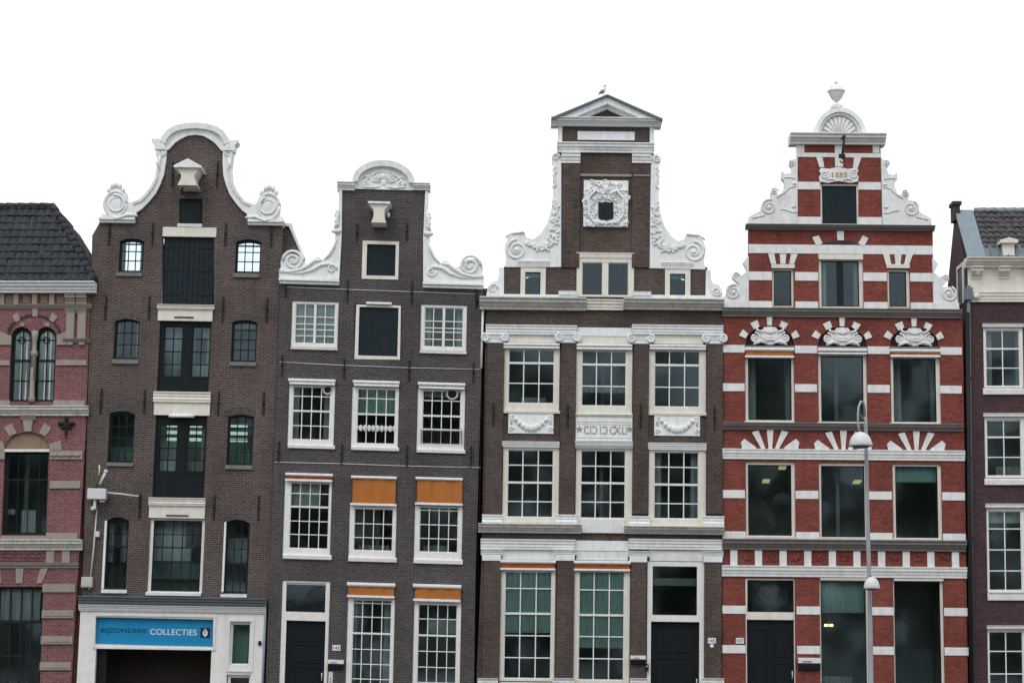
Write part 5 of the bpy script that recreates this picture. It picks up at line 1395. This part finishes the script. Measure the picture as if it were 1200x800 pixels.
mb = MB().box(x0 + .05, x1 - .03, dR - .15, dR + .4, a, b - .12).box(x0, x1 + .02, dR - .2, dR + .45, b - .118, b)
H.part(mb, 'chimney', 'brick_plum')
# small roof hoist dormer
xq0, xq1, a, b = H.rect(z10, (918, 560, 955, 606), .05)
mb = MB().box(xq0, xq1, -.25, 1.0, a - .05, b - .12).prism([(xq0 - .1, b - .12), (xq1 + .1, b - .12), (xq1 + .1, b - .02), ((xq0 + xq1)/2, b + .06), (xq0 - .1, b - .02)], -.38, 1.1)
dm = H.part(mb, 'roof_hatch', 'cream_paint')
mb = MB().tube([(xq1 + .15, -.1, a - .1), (xq1 - .05, .3, b - .05)], .04, 8); H.part(mb, 'strut', 'cream_paint', dm)
# window edge on the side wall
mb = MB()
sy0, sy1 = .45, 1.35
zA, zB = H.L(1133, 352)[1], H.L(1133, 308)[1]
mb.box(xe - .05, xe + .02, sy0, sy0 + .12, zA, zB).box(xe - .05, xe + .02, sy1, sy1 + .12, zA, zB).box(xe - .05, xe + .02, sy0, sy1 + .12, zB + .003, zB + .12)
sw = H.part(mb, 'window', 'window_white'); H.part(MB().box(xe - .02, xe - .01, sy0 + .12, sy1, zA, zB), 'shutter', 'blue_paint', sw)  # dark panel added in place of the pane, so no sky reflects
xl, xr = xe, H.L(1300, 640)[0]
H.part(MB().box(xl + .26, xr, 6.0, 6.2, 0, zw), 'back_wall', 'brick_plum'); H.part(MB().box(xr - .25, xr, .33, 6, 0, zw), 'side_wall', 'brick_plum')
for v in (345, 475, 580, 715):
    z = H.L(1160, v)[1]; v == 345 and H.room_walls(xl, xr, 6, zw); H.part(MB().box(xl + .26, xr - .26, .33, 5.99, z - .12, z + .12), 'floor_slab', 'plaster')
H.part(MB().tube([(H.L(1139.5, 800, -.1)[0], -.08, .1), (H.L(1135, 335, -.1)[0], -.08, H.L(1134, 335)[1])], .06, 8), 'downpipe', 'lead')
H.part(MB().box(H.L(1134, 345)[0] - .13, H.L(1134, 345)[0] + .13, -.2, .0, H.L(1134, 345)[1] - .2, H.L(1134, 338)[1]), 'hopper', 'lead')
HP = H

# ================================================================== things fixed to, or standing in front of, the houses
def on_wall(hs_, name, label, cat, t, x, y, depth=0.0, group=None):
    u, v = t(x, y); X, Z = P(u, v, hs_.yf + depth)
    o = empty(name, (X, hs_.yf + depth, Z), (0, hs_.a, 0)); tag(o, label, cat, group)
    return o
PXM = 1 / 36.0
# shop sign
X, Z = P(*Q(181, 740), HB.yf + .05)
sg = empty('shop_sign', (X, HB.yf + .05, Z), (0, .012, 0)); tag(sg, 'blue signboard with dark and white lettering over the dark entrance', 'sign')
ww, hh = (250 - 112.5) * PXM / 2 * 1.0, (756 - 724.5) * PXM / 2
MB().box(-ww, ww, 0, .05, -hh, hh).build('signboard', 'sign_blue', sg)
def sx(u): return (u - 181) / 36.0
st = T(100, 700, 5.4545)
lettering('BIJZONDERE', sx(100 + 106/5.4545), sx(100 + 392/5.4545), -.085, .098, -.002, 'sign_navy', sg, .004)
lettering('COLLECTIES', sx(100 + 415/5.4545), sx(100 + 708/5.4545), -.085, .098, -.002, 'letter_white', sg, .004)
MB().box(sx(234.2), sx(245.2), -.012, -.001, -.15, .16).build('emblem', 'letter_black', sg)
ex_ = sx(239.7)
mb = MB().prism([(ex_ - .075, .06), (ex_ - .03, .06), (ex_ - .03, -.04), (ex_ + .03, -.04), (ex_ + .03, .06), (ex_ + .075, .06), (ex_ + .075, -.05), (ex_ + .04, -.095), (ex_, -.125), (ex_ - .04, -.095), (ex_ - .075, -.05)], -.018, -.013)
mb.box(ex_ - .018, ex_ + .018, -.018, -.013, -.02, .05).box(ex_ - .05, ex_ + .05, -.018, -.013, .075, .095).box(ex_ - .02, ex_ + .02, -.018, -.013, .1, .135)
mb.build('crest', 'letter_white', sg)
x0 = -ww; 
mb = MB().prism([(-ww - .03, -hh - .03), (ww + .03, -hh - .03), (ww + .03, hh + .03), (-ww - .03, hh + .03)], -.02, .05, [[(-ww + .001, -hh + .001), (ww - .001, -hh + .001), (ww - .001, hh - .001), (-ww + .001, hh - .001)]])
mb.build('sign_frame', 'cream_paint', sg)

# camera mast on the brown house
r5 = T(80, 530, 4.21)
cm = on_wall(HB, 'security_camera', 'white security camera box on thin grey wall pole with long side arm', 'camera', r5, 140, 240, -.02)
def lc_(x, y): u, v = r5(x, y); return (u - r5(140, 240)[0]) / 36.0, -(v - r5(140, 240)[1]) / 36.0
def tubep(pts, r, y=-.25): return MB().tube([(lc_(*p)[0], y, lc_(*p)[1]) for p in pts], r, 8)
tubep([(145, 280), (137, 480), (125, 672)], .028, -.06).build('pole', 'box_cream', cm)
mb = MB(); a, b = lc_(104, 235), lc_(194, 182); mb.box(a[0], b[0], -.42, -.08, a[1], b[1]); mb.build('housing', 'box_white', cm, bevel=.02)
mb = MB(); a, b = lc_(133, 280), lc_(146, 236); mb.box(a[0], b[0], -.32, -.2, a[1], b[1]); a, b = lc_(122, 285), lc_(140, 268); mb.box(a[0], b[0], -.3, -.05, a[1], b[1]); mb.build('mount', 'box_white', cm)
tubep([(194, 200), (270, 206), (352, 216)], .028, -.25).build('side_arm', 'box_white', cm)
mb = tubep([(158, 160), (186, 98)], .045, -.25); mb.ball((lc_(186, 97)[0], -.25, lc_(186, 97)[1]), .07); mb.build('microphone', 'box_white', cm)
tubep([(154, 118), (153, 66)], .022, -.25).build('antenna', 'box_white', cm)
mb = MB(); a, b = lc_(164, 248), lc_(188, 238); mb.box(a[0], b[0], -.36, -.2, a[1], b[1]); mb.build('lens_unit', 'lamp_grey', cm)
mb = MB().tube([(lc_(352, 216)[0], -.25, lc_(352, 216)[1]), (lc_(352, 216)[0], .01, lc_(352, 216)[1])], .03, 8); mb.build('wall_bracket', 'iron', cm)
mb = MB(); a = lc_(154, 402); mb.box(a[0] - .06, a[0] + .06, -.14, .03, a[1] - .09, a[1] + .09).build('switch_box', 'box_white', cm, bevel=.01)
random.seed(3)
wd = on_wall(HB, 'wall_plant', 'small yellow green weed growing on top of white camera box', 'plant', r5, 135, 176, -.25)
mb = MB()
for k in range(26):
    x, z = random.uniform(-.10, .10), random.uniform(.0, .42); a_ = random.uniform(-1, 1)
    mb.tube([(x * .3, random.uniform(-.05, .05), 0), (x, random.uniform(-.08, .08), z)], [.008, .004], 4)
    mb.add([(x, 0, z), (x + .06 * math.cos(a_), -.03, z + .05), (x + .03, .03, z + .09), (x - .03, 0, z + .05)], [(0, 1, 2, 3)])
mb.build('foliage', 'twig', wd)
bx = on_wall(HB, 'wall_box', 'square cream electrical box low on brown brick wall above shop cornice', 'box', r5, 95, 640, 0)
MB().box(-.18, .18, -.16, .0, -.17, .17).build('casing', 'box_cream', bx, bevel=.02)
MB().box(-.14, .14, -.172, -.161, -.13, .13).build('lid', 'box_cream', bx, bevel=.008)

# house numbers
for hs_, t, x, y, num, lab in ((HD, z6, 281, 662, '143', 'white number plate 143 right of the dark purple house door'), (HC, z9, 947, 634, '145', 'white number plate 145 on brown brick beside pediment house door'), (HR, z12, 90, 601, '147', 'white number plate 147 on red brick left of door')):
    np_ = on_wall(hs_, 'number_plate', lab, 'number plate', t, x, y, -.10 if hs_ is HC else 0, 'white house number plates')
    MB().box(-.13, .13, -.02, .0, -.09, .09).build('plate', 'letter_white', np_, bevel=.006)
    lettering(num, -.10, .10, -.055, .055, -.022, 'letter_black', np_, .003)
    if hs_ is HC: MB().ball((0, -.01, -.17), .07, .02, .06).build('badge', 'letter_white', np_)
# letter boxes
for hs_, t, r_, lab in ((HD, z6, (250, 709, 308, 743), 'silver and black letterbox beside the dark purple house door'), (HC, z9, (630, 692, 686, 724), 'silver and black letterbox left of pediment house door'), (HR, z12, (318, 668, 402, 714), 'larger silver and black letterbox on red brick right of door')):
    xm, ym = (r_[0] + r_[2]) / 2, (r_[1] + r_[3]) / 2
    lb_ = on_wall(hs_, 'letterbox', lab, 'letterbox', t, xm, ym, -.10 if hs_ is HC else 0, 'letterboxes beside the doors')
    w_, h_ = (r_[2] - r_[0]) / t.k * PXM / 2, (r_[3] - r_[1]) / t.k * PXM / 2
    MB().prof(-w_, w_, [(0, -h_), (-.10, -h_), (-.14, -h_ * .2), (-.14, h_ * .1), (0, h_ * .1)]).build('body', 'letter_black', lb_)
    MB().prof(-w_ - .01, w_ + .01, [(0, h_ * .12), (-.17, h_ * .12), (-.16, h_ * .8), (-.04, h_), (0, h_)]).build('flap', 'box_white', lb_)
    MB().box(-w_ * .6, w_ * .2, -.178, -.168, h_ * .3, h_ * .42).build('slot', 'letter_black', lb_)
ic = on_wall(HD, 'intercom', 'slim white intercom panel below the letterbox of the dark purple house', 'intercom', z6, 258, 790, 0)
MB().box(-.07, .07, -.04, 0, -.28, .28).build('panel', 'box_white', ic, bevel=.01)
mb = MB()
for k in range(3): mb.tube([(0, -.04, -.1 + k * .08), (0, -.052, -.1 + k * .08)], .02, 8)
mb.build('buttons', 'letter_black', ic)
bl = on_wall(HC, 'doorbell', 'small dark doorbell on brown pilaster left of pediment house door', 'doorbell', z9, 693, 738, -.1)
MB().box(-.06, .06, -.04, 0, -.11, .11).build('plate', 'iron', bl, bevel=.01); MB().ball((0, -.045, .03), .025, .02, .025).build('button', 'box_white', bl)

# gull on the pediment
gz = T(670, 90, 13.33)
X, Z = P(*gz(480, 290), -.2)
gu = empty('seagull', (X, -.2, Z)); tag(gu, 'small grey and white seagull perched on the peak of the pediment', 'bird')
k_ = 1 / 13.33 / 36.0
def gp(x, y): return ((x - 480) * k_, -(y - 290) * k_)
spine = [((408, 282), .012), ((428, 264), .028), ((448, 240), .062), ((475, 226), .085), ((500, 214), .075), ((510, 190), .045), ((512, 165), .034), ((512, 146), .030)]
mb = MB().tube([(gp(*p)[0], 0, gp(*p)[1]) for p, _ in spine], [r for _, r in spine], 10)
h = gp(513, 134); mb.ball((h[0], 0, h[1]), .050, .045, .045)
mb.build('body', 'gull_white', gu)
mb = MB()
for f in (-1, 1):
    mb.tube([(gp(502, 222)[0], f*.06, gp(502, 222)[1]), (gp(470, 232)[0], f*.085, gp(470, 232)[1] - .005), (gp(425, 268)[0], f*.03, gp(425, 268)[1])], [.03, .05, .008], 7)
mb.build('wing', 'gull_grey', gu)
MB().tube([(h[0] + .03, 0, h[1]), (h[0] + .11, 0, h[1] - .02)], [.016, .004], 6).build('beak', 'gold', gu)
for f in (-1, 1):
    a = gp(488, 255); MB().tube([(a[0], f*.035, a[1]), (a[0] + .01, f*.035, gp(0, 300)[1] - .01)], .008, 6).build('leg', 'gold', gu)

# street lamp with two lantern heads, at the quay's edge
LY = -9.0
def lp(u, v, dy=0): x, z = P(u, v, LY + dy); return (x, LY + dy, z)
base = lp(1021, 846); 
lm = empty('street_lamp', (base[0], LY, 0)); tag(lm, 'tall grey street lamp with curved arm and two dome lanterns before red house', 'street lamp')
def rel(p): return (p[0] - base[0], p[1] - LY, p[2])
p_top = rel(lp(1014.6, 500)); 
MB().tube([(0, 0, 0), (0, 0, .9), (0, 0, .95)] + [rel(lp(1020.3, 760)), rel(lp(1019, 690)), rel(lp(1016.5, 600)), p_top, rel(lp(1014, 488))], [.10, .10, .075, .066, .062, .056, .05, .045], 12).build('pole', 'lamp_grey', lm)
arm = [rel(lp(1014, 490)), rel(lp(1013.2, 478, -.1)), rel(lp(1011.5, 471, -.25)), rel(lp(1008.8, 470, -.4)), rel(lp(1006.4, 476, -.5)), rel(lp(1005.2, 486, -.55)), rel(lp(1005.6, 498, -.55)), rel(lp(1007.5, 506, -.55))]
mb = MB().tube(arm, .03, 8)
mb.tube([rel(lp(1013.5, 492)), rel(lp(1009, 488, -.3)), rel(lp(1006, 484, -.5))], .018, 6)
mb.build('arm', 'lamp_grey', lm)
def head(u, v, w, dy, ht):
    c = rel(lp(u, v, dy)); r = w / 2 / (FPX / (DIST + LY + dy)); hgt = ht / (FPX / (DIST + LY + dy))
    hd = MB().lathe([(r * 1.0, c[2] - hgt * .02), (r * 1.02, c[2] + hgt * .05), (r * .96, c[2] + hgt * .32), (r * .84, c[2] + hgt * .58), (r * .62, c[2] + hgt * .80), (r * .34, c[2] + hgt * .94), (r * .1, c[2] + hgt * 1.0)], c[0], c[1], 20).build('lantern', 'lamp_white', lm)
    MB().lathe([(r * .25, c[2] - hgt * .24), (r * .6, c[2] - hgt * .2), (r * .82, c[2] - hgt * .1), (r * .86, c[2] - hgt * .025)], c[0], c[1], 18).build('lamp_bowl', 'lamp_bowl', hd)
    MB().lathe([(r * 1.0, c[2] - hgt * .08), (r * 1.05, c[2] - hgt * .08), (r * 1.05, c[2] - hgt * .021), (r * 1.0, c[2] - hgt * .021)], c[0], c[1], 20).build('rim', 'lamp_grey', hd)
paint_mat('lamp_white', (.62,.64,.64), (.3,.3,.3), .2, .4); paint_mat('lamp_bowl', (.10,.11,.12), (.06,.06,.06), .2, .15, .6)
head(1008.6, 521.5, 26.5, -.55, 16)
head(1021.6, 688.5, 18.5, -.4, 13)
mb = MB().tube([rel(lp(1019, 676)), rel(lp(1020.5, 673, -.2)), rel(lp(1021.6, 674.5, -.4))], .025, 8); mb.build('bracket', 'lamp_grey', lm)
MB().lathe([(.17, .01), (.17, .5), (.13, .7), (.11, .9)], 0, 0, 16).build('base', 'lamp_grey', lm)

# lamps seen burning inside
for k, (dy, v) in enumerate(((.7, 499), (1.2, 507), (1.75, 515))):
    X0, Zc = P(196, v, dy); X1, _ = P(290, v, dy)
    tb = empty('ceiling_lamp', ((X0 + X1) / 2, dy, Zc), (0, .01, 0)); tag(tb, ('nearest and highest', 'middle', 'farthest and lowest')[k] + ' of three fluorescent tubes behind warehouse glazed doors', 'ceiling lamp', 'fluorescent tubes inside the warehouse')
    MB().tube([(-(X1 - X0) / 2, 0, 0), ((X1 - X0) / 2, 0, 0)], .05, 8).build('tube', 'tube_light', tb)
    MB().box(-(X1 - X0) / 2, (X1 - X0) / 2, -.08, .08, .06, .12).build('fitting', 'box_white', tb)
for (x, y, dy, lab) in ((192, 714, 2.2, 'lower yellow ceiling panel inside left second-row window of red house'), (256, 661, 1.0, 'upper yellow ceiling panel inside left second-row window of red house'), (548, 717, 2.2, 'yellow ceiling panel inside the middle window of red house behind street lamp')):
    X, Z = P(*z11(x, y), dy)
    pn = empty('ceiling_lamp', (X, dy, Z)); tag(pn, lab, 'ceiling lamp', 'lit ceiling panels inside the red house')
    mb = MB(); mb.add([(-.17, -.55, 0), (.07, -.55, 0), (.17, .55, 0), (-.07, .55, 0), (-.17, -.55, .04), (.07, -.55, .04), (.17, .55, .04), (-.07, .55, .04)], [(0,1,2,3), (7,6,5,4), (0,4,5,1), (1,5,6,2), (2,6,7,3), (3,7,4,0)])
    mb.build('light_panel', 'panel_light', pn)
X, Z = P(*z12(437, 543), 1.8)
ch = empty('chandelier', (X, 1.8, Z)); tag(ch, 'small warm yellow chandelier glowing inside ground floor of red house', 'chandelier')
mb = MB()
for k in range(6): a_ = k * math.pi / 3; mb.ball((.12 * math.cos(a_), .12 * math.sin(a_), .02), .03, .03, .045, 6, 5)
mb.build('bulb', 'warm_light', ch); MB().tube([(0, 0, .0), (0, 0, .7)], .012, 6).tube([(.12 * math.cos(k * math.pi / 3), .12 * math.sin(k * math.pi / 3), -.03) for k in range(7)], .014, 6).build('frame', 'gold', ch)

# trees on the far bank behind the viewer, which the windows mirror
random.seed(5)
mb = MB()
for k in range(22):
    tx = -60 + (k % 13) * 10 + random.uniform(-2, 2) + (k // 13) * 9; ty = random.uniform(-90, -84) - (k // 13) * 9; hgt = random.uniform(22, 27)
    mb.tube([(tx, ty, -.1), (tx + .3, ty, 6), (tx + .2, ty, 12), (tx, ty, hgt * .8)], [.5, .4, .3, .08], 8)
    for j in range(10):
        a_ = random.random() * 6.28; z0 = random.uniform(5, hgt * .7)
        mb.tube([(tx, ty, z0), (tx + 2 * math.cos(a_), ty + 2 * math.sin(a_), z0 + 2), (tx + 4.5 * math.cos(a_), ty + 4 * math.sin(a_), z0 + 4.5)], [.16, .1, .03], 5)
    cl = [(tx + random.gauss(0, 3.4), ty + random.gauss(0, 2.4), random.uniform(1.5, hgt), random.uniform(.9, 2.0)) for _ in range(60)]
    for (cx, cy, cz, r_) in cl:
        for _ in range(46):
            d = Vector((random.gauss(0, 1), random.gauss(0, 1), random.gauss(0, .8))).normalized() * r_ * random.random() ** .4
            s_ = random.uniform(.25, .5); n_ = Vector((random.gauss(0, 1), random.gauss(0, 1), random.gauss(0, 1))).normalized(); t1 = n_.orthogonal().normalized() * s_; t2 = n_.cross(t1) * .7
            c = Vector((cx, cy, cz)) + d
            mb.add([c - t1, c + t2, c + t1, c - t2], [(0, 1, 2, 3)])
o = mb.build('tree_row', 'leaf', smooth=False); o['kind'] = 'stuff'
